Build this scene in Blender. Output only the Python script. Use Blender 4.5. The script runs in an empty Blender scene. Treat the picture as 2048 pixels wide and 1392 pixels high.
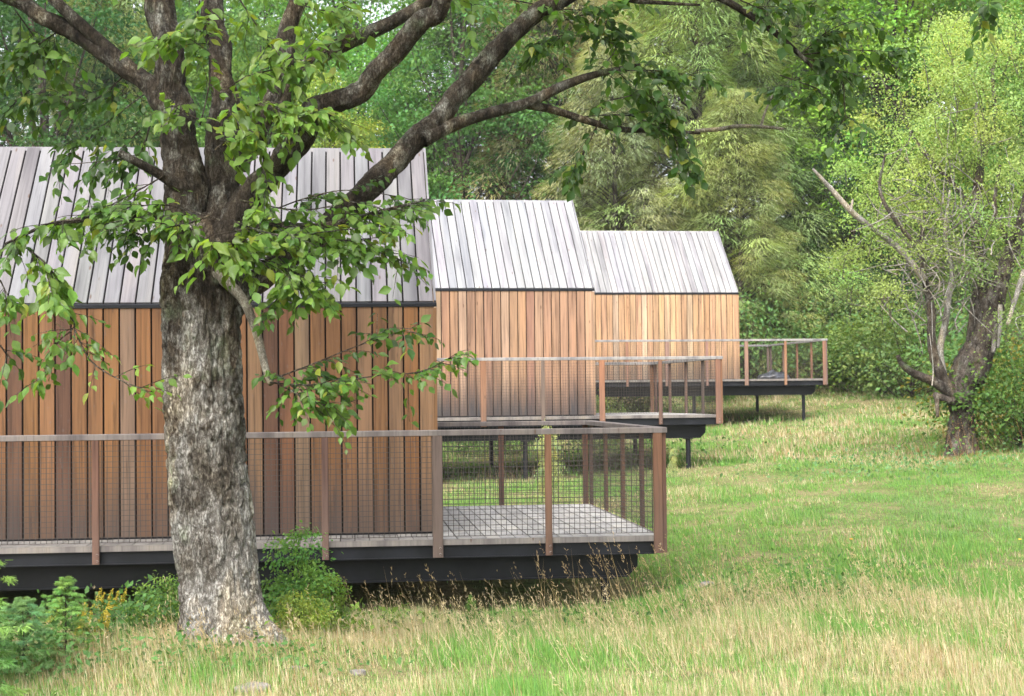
import bpy, math, random
import numpy as np
from mathutils import Matrix, Vector

R = math.radians
SC = bpy.context.scene
COL = SC.collection
rng = np.random.default_rng(7)

# ------------------------------------------------------------------ camera, sky, sun, exposure
F_PX, PITCH, ROLL, EYE = 3301.9, 0.0291, 0.01086, 1.70       # focal length in pixels of a 2048 px wide picture
cam_d = bpy.data.cameras.new('camera')
cam_d.sensor_width = 36.0
cam_d.lens = 36.0 * F_PX / 2048.0
cam_d.clip_start, cam_d.clip_end = 0.1, 3000
cam_d.dof.use_dof = True
cam_d.dof.focus_distance = 14.0
cam_d.dof.aperture_fstop = 5.6
cam = bpy.data.objects.new('camera', cam_d)
COL.objects.link(cam)
cam.matrix_world = Matrix.Translation((0, 0, EYE)) @ Matrix.Rotation(R(90) + PITCH, 4, 'X') @ Matrix.Rotation(-ROLL, 4, 'Z')
SC.camera = cam

SUN_EL, SUN_AZ = R(50), R(200)          # azimuth clockwise from +Y: behind the camera, a little to the left
world = bpy.data.worlds.new('World')
SC.world = world
world.use_nodes = True
wt = world.node_tree
sky = wt.nodes.new('ShaderNodeTexSky')
sky.sky_type = 'NISHITA'
sky.sun_disc = False
sky.sun_elevation = SUN_EL
sky.sun_rotation = SUN_AZ
sky.dust_density = 4.0
sky.air_density = 1.0
hs = wt.nodes.new('ShaderNodeHueSaturation')
hs.inputs['Saturation'].default_value = 0.28
wt.links.new(sky.outputs[0], hs.inputs['Color'])
wt.links.new(hs.outputs[0], wt.nodes['Background'].inputs['Color'])
wt.nodes['Background'].inputs['Strength'].default_value = 0.15

sun_d = bpy.data.lights.new('sun', 'SUN')
sun_d.energy = 1.35
sun_d.angle = R(38)
sun_d.color = (1.0, 0.95, 0.87)
sun = bpy.data.objects.new('sun', sun_d)
COL.objects.link(sun)
sd = Vector((math.sin(SUN_AZ) * math.cos(SUN_EL), math.cos(SUN_AZ) * math.cos(SUN_EL), math.sin(SUN_EL)))
sun.rotation_euler = sd.to_track_quat('Z', 'Y').to_euler()
sun.location = (0, 0, 40)

SC.view_settings.view_transform = 'Standard'
SC.view_settings.look = 'None'
SC.view_settings.gamma = 1.0
SC.view_settings.exposure = 1.9
SC.cycles.max_bounces = 6
SC.cycles.diffuse_bounces = 3
SC.cycles.glossy_bounces = 2
SC.cycles.transmission_bounces = 4
SC.cycles.transparent_max_bounces = 8


def at(px, py, Y):
    """World point at forward distance Y that stands at pixel (px, py) of the 2048 px photograph."""
    a, b = px - 1024.0, py - 696.0
    c, s = math.cos(ROLL), math.sin(ROLL)
    u, v = a * c - b * s, a * s + b * c
    d = np.array([u / F_PX, 1.0, -v / F_PX])
    y = d[1] * math.cos(PITCH) - d[2] * math.sin(PITCH)
    z = d[1] * math.sin(PITCH) + d[2] * math.cos(PITCH)
    k = Y / y
    return np.array([d[0] * k, Y, EYE + z * k])


# ------------------------------------------------------------------ numpy noise
def _hash(ix, iy, iz, seed):
    h = (ix.astype(np.int64) * 374761393 + iy.astype(np.int64) * 668265263 + iz.astype(np.int64) * 2147483647 + seed * 974711) & 0xFFFFFFFF
    h = ((h ^ (h >> 13)) * 1274126177) & 0xFFFFFFFF
    h = ((h ^ (h >> 16)) * 2246822519) & 0xFFFFFFFF
    return ((h ^ (h >> 15)) & 0xFFFFFF) / float(0xFFFFFF)


def vnoise(p, seed=0):
    p = np.asarray(p, float)
    i = np.floor(p).astype(np.int64)
    f = p - i
    f = f * f * (3 - 2 * f)
    r = 0
    for dx in (0, 1):
        wx = f[:, 0] if dx else 1 - f[:, 0]
        for dy in (0, 1):
            wy = f[:, 1] if dy else 1 - f[:, 1]
            for dz in (0, 1):
                wz = f[:, 2] if dz else 1 - f[:, 2]
                r = r + wx * wy * wz * _hash(i[:, 0] + dx, i[:, 1] + dy, i[:, 2] + dz, seed)
    return r


def fbm(p, oct=4, seed=0):
    p = np.asarray(p, float)
    r, a, t = 0, 0.5, 0
    for k in range(oct):
        r = r + a * vnoise(p * (2 ** k), seed + k * 17)
        t += a
        a *= 0.5
    return r / t


# ------------------------------------------------------------------ mesh helpers
def mesh_np(name, verts, faces, tint=None, smooth=False, extra=None):
    """verts (N,3); faces: list of index arrays (M,k), each with its own k; tint (N,3) point colours."""
    me = bpy.data.meshes.new(name)
    verts = np.asarray(verts, np.float32)
    if not isinstance(faces, list):
        faces = [faces]
    faces = [np.asarray(f, np.int32) for f in faces if len(f)]
    nl = sum(f.size for f in faces)
    nf = sum(len(f) for f in faces)
    me.vertices.add(len(verts))
    me.vertices.foreach_set('co', verts.ravel())
    me.loops.add(nl)
    me.loops.foreach_set('vertex_index', np.concatenate([f.ravel() for f in faces]))
    me.polygons.add(nf)
    tot = np.concatenate([np.full(len(f), f.shape[1], np.int32) for f in faces])
    me.polygons.foreach_set('loop_start', np.concatenate([[0], np.cumsum(tot)[:-1]]).astype(np.int32))
    me.polygons.foreach_set('loop_total', tot)
    me.polygons.foreach_set('use_smooth', np.full(nf, bool(smooth)))
    if tint is not None:
        a = me.attributes.new('tint', 'FLOAT_COLOR', 'POINT')
        c = np.ones((len(verts), 4), np.float32)
        c[:, :3] = tint
        a.data.foreach_set('color', c.ravel())
    me.update(calc_edges=True)
    return me


def link(name, me, mat=None, parent=None, loc=None, rot=None, color=None):
    o = bpy.data.objects.new(name, me)
    COL.objects.link(o)
    if me is not None and mat is not None and not me.materials:
        me.materials.append(mat)
    if parent is not None:
        o.parent = parent
    if loc is not None:
        o.location = loc
    if rot is not None:
        o.rotation_euler = rot
    if color is not None:
        o.color = color
    return o


def tag(o, label=None, cat=None, group=None, kind=None):
    if label:
        o['label'] = label
    if cat:
        o['category'] = cat
    if group:
        o['group'] = group
    if kind:
        o['kind'] = kind
    return o


def thing(name, loc, label, cat, group=None, rz=0.0):
    e = bpy.data.objects.new(name, None)
    COL.objects.link(e)
    e.empty_display_size = 0.2
    e.location = loc
    e.rotation_euler = (0, 0, rz)
    return tag(e, label, cat, group)


class MB:
    """Collects boxes and prisms into one mesh."""
    def __init__(s):
        s.v, s.q, s.t, s.n = [], [], [], 0

    def add(s, v, q=(), t=()):
        s.v.append(np.asarray(v, float))
        if len(q):
            s.q.append(np.asarray(q) + s.n)
        if len(t):
            s.t.append(np.asarray(t) + s.n)
        s.n += len(v)

    def box(s, x0, x1, y0, y1, z0, z1):
        v = [(x0, y0, z0), (x1, y0, z0), (x1, y1, z0), (x0, y1, z0), (x0, y0, z1), (x1, y0, z1), (x1, y1, z1), (x0, y1, z1)]
        s.add(v, [(0, 3, 2, 1), (4, 5, 6, 7), (0, 1, 5, 4), (1, 2, 6, 5), (2, 3, 7, 6), (3, 0, 4, 7)])

    def prism(s, prof, x0, x1):
        """profile in (y,z), counter-clockwise, swept along x."""
        n = len(prof)
        v = [(x0, p[0], p[1]) for p in prof] + [(x1, p[0], p[1]) for p in prof]
        s.add(v, [(i, (i + 1) % n, n + (i + 1) % n, n + i) for i in range(n)],
              [(0, i + 1, i) for i in range(1, n - 1)] + [(n, n + i, n + i + 1) for i in range(1, n - 1)])

    def prism_z(s, prof, y0, y1):
        """profile in (x,z) swept along y."""
        n = len(prof)
        v = [(p[0], y0, p[1]) for p in prof] + [(p[0], y1, p[1]) for p in prof]
        s.add(v, [((i + 1) % n, i, n + i, n + (i + 1) % n) for i in range(n)],
              [(0, i, i + 1) for i in range(1, n - 1)] + [(n, n + i + 1, n + i) for i in range(1, n - 1)])

    def mesh(s, name, smooth=False):
        f = []
        if s.q:
            f.append(np.concatenate(s.q))
        if s.t:
            f.append(np.concatenate(s.t))
        return mesh_np(name, np.concatenate(s.v), f, smooth=smooth)


def board_mesh(name, w, t, h, bev=0.004, wob=0.0):
    """A plank standing on z=0, w wide (x), t thick (y, front at -t), h high, with eased front edges."""
    m = MB()
    b = bev
    prof = [(-w / 2, 0), (w / 2, 0), (w / 2, -t + b), (w / 2 - b, -t), (-w / 2 + b, -t), (-w / 2, -t + b)]
    n = len(prof)
    v = [(p[0], p[1], 0) for p in prof] + [(p[0], p[1], h) for p in prof]
    m.add(v, [((i + 1) % n, i, n + i, n + (i + 1) % n) for i in range(n)],
          [(0, i, i + 1) for i in range(1, n - 1)] + [(n, n + i + 1, n + i) for i in range(1, n - 1)])
    return m.mesh(name)


def catmull(pts, n):
    P = np.asarray(pts, float)
    P = np.vstack([2 * P[0] - P[1], P, 2 * P[-1] - P[-2]])
    out = []
    m = len(P) - 3
    for t in np.linspace(0, m - 1e-6, n):
        i = int(t)
        u = t - i
        a, b, c, d = P[i:i + 4]
        out.append(0.5 * ((2 * b) + (c - a) * u + (2 * a - 5 * b + 4 * c - d) * u * u + (3 * b - a - 3 * c + d) * u ** 3))
    return np.array(out)


def tube_arrays(pts, rad, sides=10, rings=None, amp=0.0, freq=6.0, seed=0, cap=True):
    """A tapered tube along pts; rad per point; bark relief of relative height amp."""
    pts = np.asarray(pts, float)
    rad = np.asarray(rad, float)
    n = rings or max(4, len(pts) * 4)
    q = catmull(np.column_stack([pts, rad]), n)
    c, r = q[:, :3], np.maximum(q[:, 3], 1e-4)
    tan = np.gradient(c, axis=0)
    tan /= np.linalg.norm(tan, axis=1)[:, None] + 1e-12
    ref = np.array([0., 1., 0.]) if abs(tan[0][1]) < 0.9 else np.array([1., 0., 0.])
    nrm = ref - tan[0] * (ref @ tan[0])
    nrm /= np.linalg.norm(nrm)
    N = [nrm]
    for i in range(1, n):
        v = N[-1] - tan[i] * (N[-1] @ tan[i])
        N.append(v / np.linalg.norm(v))
    N = np.array(N)
    B = np.cross(tan, N)
    th = np.linspace(0, 2 * np.pi, sides, endpoint=False)
    dirs = N[:, None, :] * np.cos(th)[None, :, None] + B[:, None, :] * np.sin(th)[None, :, None]
    rr = np.repeat(r[:, None], sides, 1)
    if amp > 0:
        s = np.concatenate([[0], np.cumsum(np.linalg.norm(np.diff(c, axis=0), axis=1))])
        rm = r.mean()
        P = np.stack([np.cos(th)[None, :] * rm + 0 * s[:, None], np.sin(th)[None, :] * rm + 0 * s[:, None],
                      np.repeat(s[:, None] * 0.32, sides, 1)], -1).reshape(-1, 3)
        big = fbm(P * freq * 0.35 + seed * 3.1, 3, seed) - 0.5
        fine = fbm(P * freq * 2.2 + seed * 1.7, 3, seed + 5)
        rid = np.abs(fine - 0.5) * 2
        d = big * 1.3 + (np.minimum(rid * 2.6, 1.0) - 0.6) * 0.55
        rr = rr * (1 + amp * d.reshape(n, sides))
    V = (c[:, None, :] + dirs * rr[:, :, None]).reshape(-1, 3)
    i, j = np.meshgrid(np.arange(n - 1), np.arange(sides), indexing='ij')
    j2 = (j + 1) % sides
    F = np.stack([i * sides + j, i * sides + j2, (i + 1) * sides + j2, (i + 1) * sides + j], -1).reshape(-1, 4)
    faces = [F]
    if cap:
        V = np.vstack([V, c[-1]])
        k = np.arange(sides)
        faces.append(np.stack([(n - 1) * sides + k, (n - 1) * sides + (k + 1) % sides, np.full(sides, n * sides)], -1))
    return V, faces


def join(parts):
    """parts: list of (V, [faces]) -> one (V, [quads, tris])."""
    V, by, n = [], {}, 0
    for v, fs in parts:
        V.append(v)
        for f in fs:
            by.setdefault(f.shape[1], []).append(f + n)
        n += len(v)
    return np.vstack(V), [np.vstack(f) for f in by.values()]


def frames(dirv, nrm):
    """Rotation matrices whose Y is dirv and whose Z is close to nrm."""
    y = dirv / (np.linalg.norm(dirv, axis=1)[:, None] + 1e-9)
    z = nrm - y * np.sum(nrm * y, 1)[:, None]
    z /= np.linalg.norm(z, axis=1)[:, None] + 1e-9
    x = np.cross(y, z)
    return np.stack([x, y, z], -1)


def scatter(tv, tf, pos, rot, scale, tint=None):
    """Template verts/faces copied to every position -> (V, faces, tint)."""
    tv = np.asarray(tv, float)
    n, k = len(pos), len(tv)
    sc = np.asarray(scale, float)
    if sc.ndim == 1:
        sc = sc[:, None]
    V = np.einsum('nij,nkj->nki', rot, tv[None] * sc[:, None, :] if sc.shape[1] == 3 else tv[None] * sc[:, :, None]) + pos[:, None, :]
    fs = [(np.asarray(f)[None] + (np.arange(n) * k)[:, None, None]).reshape(-1, np.asarray(f).shape[1]) for f in tf]
    T = None if tint is None else np.repeat(np.asarray(tint), k, axis=0)
    return V.reshape(-1, 3), fs, T


LEAF_V = [(0, 0, 0), (-.26, .25, .05), (0, .30, -.02), (.26, .25, .05), (-.33, .52, .03), (0, .58, -.05), (.33, .52, .03), (-.17, .80, -.03), (.17, .80, -.03), (0, 1.05, -.16)]
LEAF_F = [[(0, 2, 1), (0, 3, 2), (7, 5, 9), (5, 8, 9)], [(1, 2, 5, 4), (2, 3, 6, 5), (4, 5, 7, 7)][:2], [(4, 5, 7), (5, 6, 8)]]
LEAF_F = [[(0, 2, 1), (0, 3, 2), (7, 5, 9), (5, 8, 9), (4, 5, 7), (5, 6, 8)], [(1, 2, 5, 4), (2, 3, 6, 5)]]
SLEAF_V = [(0, 0, 0), (-.3, .5, .06), (.3, .5, .06), (0, 1, -.08)]        # small leaf, two triangles folded on the midrib
SLEAF_F = [[(0, 3, 1), (0, 2, 3)]]
NEED_V = [(-.5, 0, 0), (.5, 0, 0), (0.25, 1, -.05), (-0.25, 1, -.05)]
NEED_F = [[(0, 1, 2, 3)]]


def unit(v):
    return v / (np.linalg.norm(v, axis=-1, keepdims=True) + 1e-9)


# ------------------------------------------------------------------ materials
class NT:
    def __init__(s, name):
        s.m = bpy.data.materials.new(name)
        s.m.use_nodes = True
        s.t = s.m.node_tree
        s.p = s.t.nodes['Principled BSDF']
        s.out = s.t.nodes['Material Output']

    def n(s, typ, **kw):
        nd = s.t.nodes.new(typ)
        for k, v in kw.items():
            if k.startswith('i_'):
                key = k[2:]
                nd.inputs[int(key) if key.isdigit() else key.replace('_', ' ')].default_value = v
            else:
                setattr(nd, k, v)
        return nd

    def l(s, a, b):
        s.t.links.new(a, b)

    def coords(s, scale, kind='Object', rnd=0.0):
        tc = s.n('ShaderNodeTexCoord')
        mp = s.n('ShaderNodeMapping')
        mp.inputs['Scale'].default_value = scale
        s.l(tc.outputs[kind], mp.inputs['Vector'])
        if rnd:
            oi = s.n('ShaderNodeObjectInfo')
            mu = s.n('ShaderNodeMath', operation='MULTIPLY', i_1=rnd)
            s.l(oi.outputs['Random'], mu.inputs[0])
            cx = s.n('ShaderNodeCombineXYZ')
            s.l(mu.outputs[0], cx.inputs[0])
            s.l(mu.outputs[0], cx.inputs[2])
            s.l(cx.outputs[0], mp.inputs['Location'])
        return mp.outputs['Vector']

    def noise(s, vec, scale=1.0, detail=4, rough=0.55, dist=0.0):
        nd = s.n('ShaderNodeTexNoise', i_Scale=scale, i_Detail=detail, i_Roughness=rough, i_Distortion=dist)
        s.l(vec, nd.inputs['Vector'])
        return nd.outputs['Fac']

    def ramp(s, fac, stops):
        nd = s.n('ShaderNodeValToRGB')
        e = nd.color_ramp.elements
        while len(e) < len(stops):
            e.new(0.5)
        for el, (p, c) in zip(e, stops):
            el.position = p
            el.color = (c, c, c, 1) if isinstance(c, (int, float)) else (*c, 1)
        s.l(fac, nd.inputs['Fac'])
        return nd.outputs['Color']

    def mix(s, fac, a, b, mode='MIX'):
        nd = s.n('ShaderNodeMix', data_type='RGBA', blend_type=mode)
        for sock, val in ((nd.inputs[0], fac), (nd.inputs[6], a), (nd.inputs[7], b)):
            if isinstance(val, (int, float)):
                sock.default_value = val
            elif isinstance(val, tuple):
                sock.default_value = (*val, 1) if len(val) == 3 else val
            else:
                s.l(val, sock)
        return nd.outputs[2]

    def math(s, op, a, b=0.0, c=0.0):
        nd = s.n('ShaderNodeMath', operation=op)
        for i, v in enumerate((a, b, c)):
            if isinstance(v, (int, float)):
                nd.inputs[i].default_value = v
            else:
                s.l(v, nd.inputs[i])
        return nd.outputs[0]

    def bump(s, h, strength=0.3, dist=0.01):
        nd = s.n('ShaderNodeBump', i_Strength=strength, i_Distance=dist)
        s.l(h, nd.inputs['Height'])
        s.l(nd.outputs[0], s.p.inputs['Normal'])
        return nd.outputs[0]

    def done(s, color=None, rough=0.7, spec=0.3):
        if color is not None:
            if isinstance(color, tuple):
                s.p.inputs['Base Color'].default_value = (*color, 1)
            else:
                s.l(color, s.p.inputs['Base Color'])
        s.p.inputs['Roughness'].default_value = rough
        s.p.inputs['Specular IOR Level'].default_value = spec
        return s.m


def mat_wood(name, grain=(28, 28, 1.3), contrast=0.45, stain=True, stain_col=(0.052, 0.049, 0.052), spots=0.0, rough=0.8):
    """Planks: colour from the object, grain along local z; grey splash stain at the foot scaled by the object's alpha."""
    s = NT(name)
    oi = s.n('ShaderNodeObjectInfo')
    v = s.coords(grain, rnd=60)
    g = s.noise(v, 1.0, 5, 0.6, 0.4)
    gr = s.ramp(g, [(0.28, 1 - contrast), (0.5, 0.98), (0.75, 1 + contrast * 0.35)])
    c = s.mix(1.0, oi.outputs['Color'], gr, 'MULTIPLY')
    v2 = s.coords((5, 5, 0.55), rnd=35)
    b = s.noise(v2, 1.0, 3, 0.5)
    c = s.mix(1.0, c, s.ramp(b, [(0.3, (0.58, 0.57, 0.60)), (0.52, (1, 1, 1)), (0.75, (1.15, 1.10, 1.0))]), 'MULTIPLY')
    # knots
    v3 = s.coords((8, 8, 2.4), rnd=90)
    vo = s.n('ShaderNodeTexVoronoi', i_Scale=1.0)
    s.l(v3, vo.inputs['Vector'])
    c = s.mix(s.ramp(vo.outputs['Distance'], [(0.05, 0.75), (0.11, 0.0)]), c, (0.07, 0.035, 0.02))
    if spots:
        v4 = s.coords((30, 30, 12), rnd=50)
        c = s.mix(s.ramp(s.noise(v4, 1.0, 3, 0.7), [(0.62, 0.0), (0.72, spots)]), c, (0.10, 0.10, 0.11))
    if stain:
        tc = s.n('ShaderNodeTexCoord')
        sp = s.n('ShaderNodeSeparateXYZ')
        s.l(tc.outputs['Object'], sp.inputs[0])
        nz = s.noise(s.coords((22, 22, 1.6), rnd=20), 1.0, 4, 0.6)
        h = s.math('ADD', sp.outputs['Z'], s.math('MULTIPLY', nz, -0.75))
        f = s.ramp(s.math('ADD', h, 0.5), [(0.18, 1.0), (0.86, 0.0)])
        f = s.math('MULTIPLY', f, oi.outputs['Alpha'])
        c = s.mix(f, c, stain_col)
    s.bump(g, 0.35, 0.004)
    return s.done(c, rough, 0.25)


def mat_leaf(name, trans=0.35, rough=0.55, mottled=0.0, scale=30.0, spec=0.35):
    """Leaves: per-leaf colour from the mesh times the object's colour; light passes through."""
    s = NT(name)
    at_ = s.n('ShaderNodeAttribute', attribute_name='tint')
    oi = s.n('ShaderNodeObjectInfo')
    c = s.mix(1.0, at_.outputs['Color'], oi.outputs['Color'], 'MULTIPLY')
    if mottled:
        nz = s.noise(s.coords((scale, scale, scale)), 1.0, 3, 0.6)
        c = s.mix(1.0, c, s.ramp(nz, [(0.3, 1 - mottled), (0.7, 1 + mottled * .5)]), 'MULTIPLY')
    s.done(c, rough, spec)
    tr = s.n('ShaderNodeBsdfTranslucent')
    s.l(s.mix(1.0, c, (1.35, 1.30, 0.55), 'MULTIPLY'), tr.inputs['Color'])
    mx = s.n('ShaderNodeMixShader', i_0=trans)
    s.l(s.p.outputs[0], mx.inputs[1])
    s.l(tr.outputs[0], mx.inputs[2])
    s.l(mx.outputs[0], s.out.inputs['Surface'])
    return s.m


def mat_bark(name, dark, mid, lichen, lichen_amt=0.45, sc=1.0, pale_below=None):
    s = NT(name)
    v = s.coords((9 * sc, 9 * sc, 3.2 * sc))
    n1 = s.noise(v, 1.0, 6, 0.65, 0.6)
    nd = s.n('ShaderNodeTexNoise', i_Scale=2.6, i_Detail=4.0, i_Roughness=0.65)
    s.l(v, nd.inputs['Vector'])
    vm = s.n('ShaderNodeVectorMath', operation='MULTIPLY_ADD')
    vm.inputs[1].default_value = (0.9, 0.9, 0.9)
    s.l(nd.outputs['Color'], vm.inputs[0])
    s.l(s.coords((7 * sc, 7 * sc, 1.7 * sc)), vm.inputs[2])
    vo = s.n('ShaderNodeTexVoronoi', i_Scale=4.2, feature='DISTANCE_TO_EDGE')
    s.l(vm.outputs[0], vo.inputs['Vector'])
    crack = s.ramp(vo.outputs['Distance'], [(0.0, 0.0), (0.22, 1.0)])
    c = s.mix(s.ramp(n1, [(0.32, 0.0), (0.66, 1.0)]), dark, mid)
    # lichen patches
    n2 = s.noise(s.coords((5 * sc, 5 * sc, 3.6 * sc)), 1.0, 5, 0.7)
    fl = n2
    if pale_below is not None:
        z0, z1, add = pale_below
        tc = s.n('ShaderNodeTexCoord')
        sp = s.n('ShaderNodeSeparateXYZ')
        s.l(tc.outputs['Object'], sp.inputs[0])
        mr = s.n('ShaderNodeMapRange', i_1=z0, i_2=z1, i_3=add, i_4=-0.06)
        s.l(sp.outputs['Z'], mr.inputs[0])
        fl = s.math('ADD', n2, mr.outputs[0])
    lf = s.ramp(fl, [(0.50, 0.0), (0.68, lichen_amt)])
    n3 = s.noise(s.coords((34 * sc, 34 * sc, 20 * sc)), 1.0, 4, 0.7)
    lc = s.mix(s.ramp(n3, [(0.35, 0.0), (0.65, 1.0)]), tuple(x * 0.45 for x in lichen), lichen)
    c = s.mix(lf, c, lc)
    n4 = s.noise(s.coords((2.2 * sc, 2.2 * sc, 2.0 * sc)), 1.0, 3, 0.5)
    c = s.mix(s.ramp(n4, [(0.6, 0.0), (0.72, 0.55)]), c, (lichen[0] * 0.55, lichen[1] * 0.72, lichen[2] * 0.5))
    c = s.mix(1.0, c, s.mix(crack, (0.36, 0.32, 0.29), (1, 1, 1)), 'MULTIPLY')
    n5 = s.noise(s.coords((1.7 * sc, 1.7 * sc, 0.9 * sc)), 1.0, 3, 0.6)
    c = s.mix(1.0, c, s.ramp(n5, [(0.34, (0.42, 0.38, 0.33)), (0.5, (1, 1, 1)), (0.66, (1.35, 1.22, 1.0))]), 'MULTIPLY')
    h = s.math('ADD', s.math('MULTIPLY', crack, 0.5), n1)
    h = s.math('ADD', h, s.math('MULTIPLY', n3, 0.35))
    s.bump(h, 0.8, 0.02)
    return s.done(c, 0.9, 0.15)


M = {}
M['cedar'] = mat_wood('cedar_board', grain=(34, 34, 1.1), contrast=0.62, spots=0.25)
M['silver'] = mat_wood('weathered_grey_board', grain=(34, 34, 1.0), contrast=0.32, stain=False, spots=0.35, rough=0.75)
M['post'] = mat_wood('weathered_post', grain=(40, 40, 2.0), contrast=0.4, stain=True, stain_col=(0.10, 0.075, 0.065))
s = NT('black_steel')
nz = s.noise(s.coords((3, 3, 3)), 1.0, 4, 0.6)
M['steel'] = s.done(s.ramp(nz, [(0.35, (0.0045, 0.005, 0.007)), (0.7, (0.011, 0.012, 0.016))]), 0.5, 0.22)
s = NT('dark_membrane')
M['core'] = s.done((0.010, 0.009, 0.009), 0.9, 0.1)
s = NT('wire')
M['wire'] = s.done((0.035, 0.028, 0.024), 0.6, 0.4)
s = NT('bolt_metal')
M['bolt'] = s.done((0.45, 0.44, 0.42), 0.4, 0.5)
M['leaf'] = mat_leaf('broad_leaf', 0.55, 0.42, 0.3, 30, 0.45)
M['far_leaf'] = mat_leaf('forest_leaf', 0.42, 0.6, 0.0, 1, 0.25)
M['needle'] = mat_leaf('needle_spray', 0.38, 0.65, 0.0, 1, 0.2)
M['grass'] = mat_leaf('grass_blade', 0.35, 0.6, 0.0, 1, 0.25)
M['bark'] = mat_bark('maple_bark', (0.022, 0.017, 0.013), (0.112, 0.092, 0.070), (0.42, 0.41, 0.385), 0.95, 1.35, (0.1, 3.0, 0.27))
M['limb_bark'] = mat_bark('limb_bark', (0.013, 0.011, 0.009), (0.100, 0.082, 0.062), (0.30, 0.30, 0.27), 0.95, 1.7)
M['pale_bark'] = mat_bark('pale_bark', (0.20, 0.18, 0.15), (0.38, 0.35, 0.29), (0.5, 0.52, 0.42), 0.6, 3.0)
M['far_bark'] = mat_bark('forest_bark', (0.022, 0.018, 0.016), (0.10, 0.08, 0.065), (0.26, 0.26, 0.23), 0.5, 0.7)
M['apple_bark'] = mat_bark('apple_bark', (0.03, 0.025, 0.022), (0.16, 0.135, 0.115), (0.36, 0.345, 0.32), 0.85, 1.6)
M['dead_bark'] = mat_bark('dead_branch_bark', (0.28, 0.265, 0.25), (0.50, 0.48, 0.455), (0.55, 0.55, 0.52), 0.5, 2.0)
s = NT('field_stone')
nz = s.noise(s.coords((9, 9, 9)), 1.0, 6, 0.65)
c = s.ramp(nz, [(0.3, (0.10, 0.09, 0.085)), (0.55, (0.21, 0.19, 0.18)), (0.75, (0.30, 0.28, 0.265))])
s.bump(nz, 0.6, 0.02)
M['stone'] = s.done(c, 0.9, 0.2)
s = NT('meadow_soil')
v = s.coords((0.9, 0.9, 0.9))
n1 = s.noise(v, 1.0, 5, 0.6)
n2 = s.noise(s.coords((14, 14, 14)), 1.0, 5, 0.65)
c = s.mix(s.ramp(n1, [(0.38, 0.0), (0.6, 1.0)]), (0.095, 0.13, 0.036), (0.19, 0.165, 0.08))
c = s.mix(1.0, c, s.ramp(n2, [(0.3, 0.5), (0.7, 1.25)]), 'MULTIPLY')
s.bump(n2, 0.8, 0.05)
M['soil'] = s.done(c, 0.95, 0.1)

# ------------------------------------------------------------------ ground
_Y = [-60, 0, 9, 11, 12, 13, 14, 17, 22, 26, 30, 46, 56, 70, 110, 180, 900]
_ZR = [-1.6, -1.62, -1.65, -1.68, -1.70, -1.73, -1.76, -1.76, -1.66, -1.60, -1.53, -1.08, -0.20, 2.2, 11.0, 17, 17]
_ZL = [-1.6, -1.62, -1.66, -1.71, -1.78, -1.93, -2.08, -2.16, -1.76, -1.64, -1.53, -1.08, -0.20, 2.2, 11.0, 17, 17]


def ground(x, y):
    x = np.asarray(x, float)
    y = np.asarray(y, float)
    # smooth the profile a little
    def prof(z):
        return (np.interp(y - 0.5, _Y, z) + np.interp(y, _Y, z) * 2 + np.interp(y + 0.5, _Y, z)) / 4
    k = np.clip((x - 0.5) / 2.3, 0, 1)
    k = k * k * (3 - 2 * k)
    z = prof(_ZL) * (1 - k) + prof(_ZR) * k
    t = np.clip((y - 18) / 10, 0, 1)
    z = z + 0.045 * np.clip(x, -4, 14) * t
    # mound around the roots of the big tree
    z = z + 0.10 * np.exp(-(((x + 1.95) / 0.8) ** 2 + ((y - 11.0) / 0.9) ** 2))
    p = np.stack([x * 0.45, y * 0.45, 0 * x], -1).reshape(-1, 3)
    z = z + (fbm(p, 3, 3).reshape(x.shape) - 0.5) * 0.16
    return z + EYE


def axis(lo, hi, fine_lo, fine_hi, step):
    a = np.arange(fine_lo, fine_hi + 1e-6, step)
    left = fine_lo - np.cumsum(step * 1.25 ** np.arange(1, 40))
    right = fine_hi + np.cumsum(step * 1.25 ** np.arange(1, 40))
    return np.unique(np.concatenate([[lo], left[left > lo][::-1], a, right[right < hi], [hi]]))


gx, gy = axis(-500, 500, -12, 22, 0.28), axis(-120, 900, 5, 62, 0.28)
GX, GY = np.meshgrid(gx, gy, indexing='xy')
GZ = ground(GX, GY)
nx, ny = len(gx), len(gy)
ii, jj = np.meshgrid(np.arange(ny - 1), np.arange(nx - 1), indexing='ij')
gf = np.stack([ii * nx + jj, ii * nx + jj + 1, (ii + 1) * nx + jj + 1, (ii + 1) * nx + jj], -1).reshape(-1, 4)
tag(link('ground', mesh_np('ground', np.stack([GX, GY, GZ], -1).reshape(-1, 3), gf, smooth=True), M['soil']), 'sloping meadow ground under the grass', kind='structure')

# ------------------------------------------------------------------ cabins and decks
HE, HR, HD, WD, FR, BK = 2.353, 4.20, 1.904, 2.19, 0.795, 4.113    # eave, ridge, half depth, deck to the right, in front, to the back
RAIL = 1.07
PITCHB = 0.158                      # board spacing
CABINS = [(-0.795, 16.885, -1.392, 0.1001), (1.514, 30.667, -0.379, 0.1617), (6.150, 44.852, 0.382, 0.1538)]
NB = [42, 34, 34]                   # boards along the long side
rl = random.Random(11)

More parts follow.
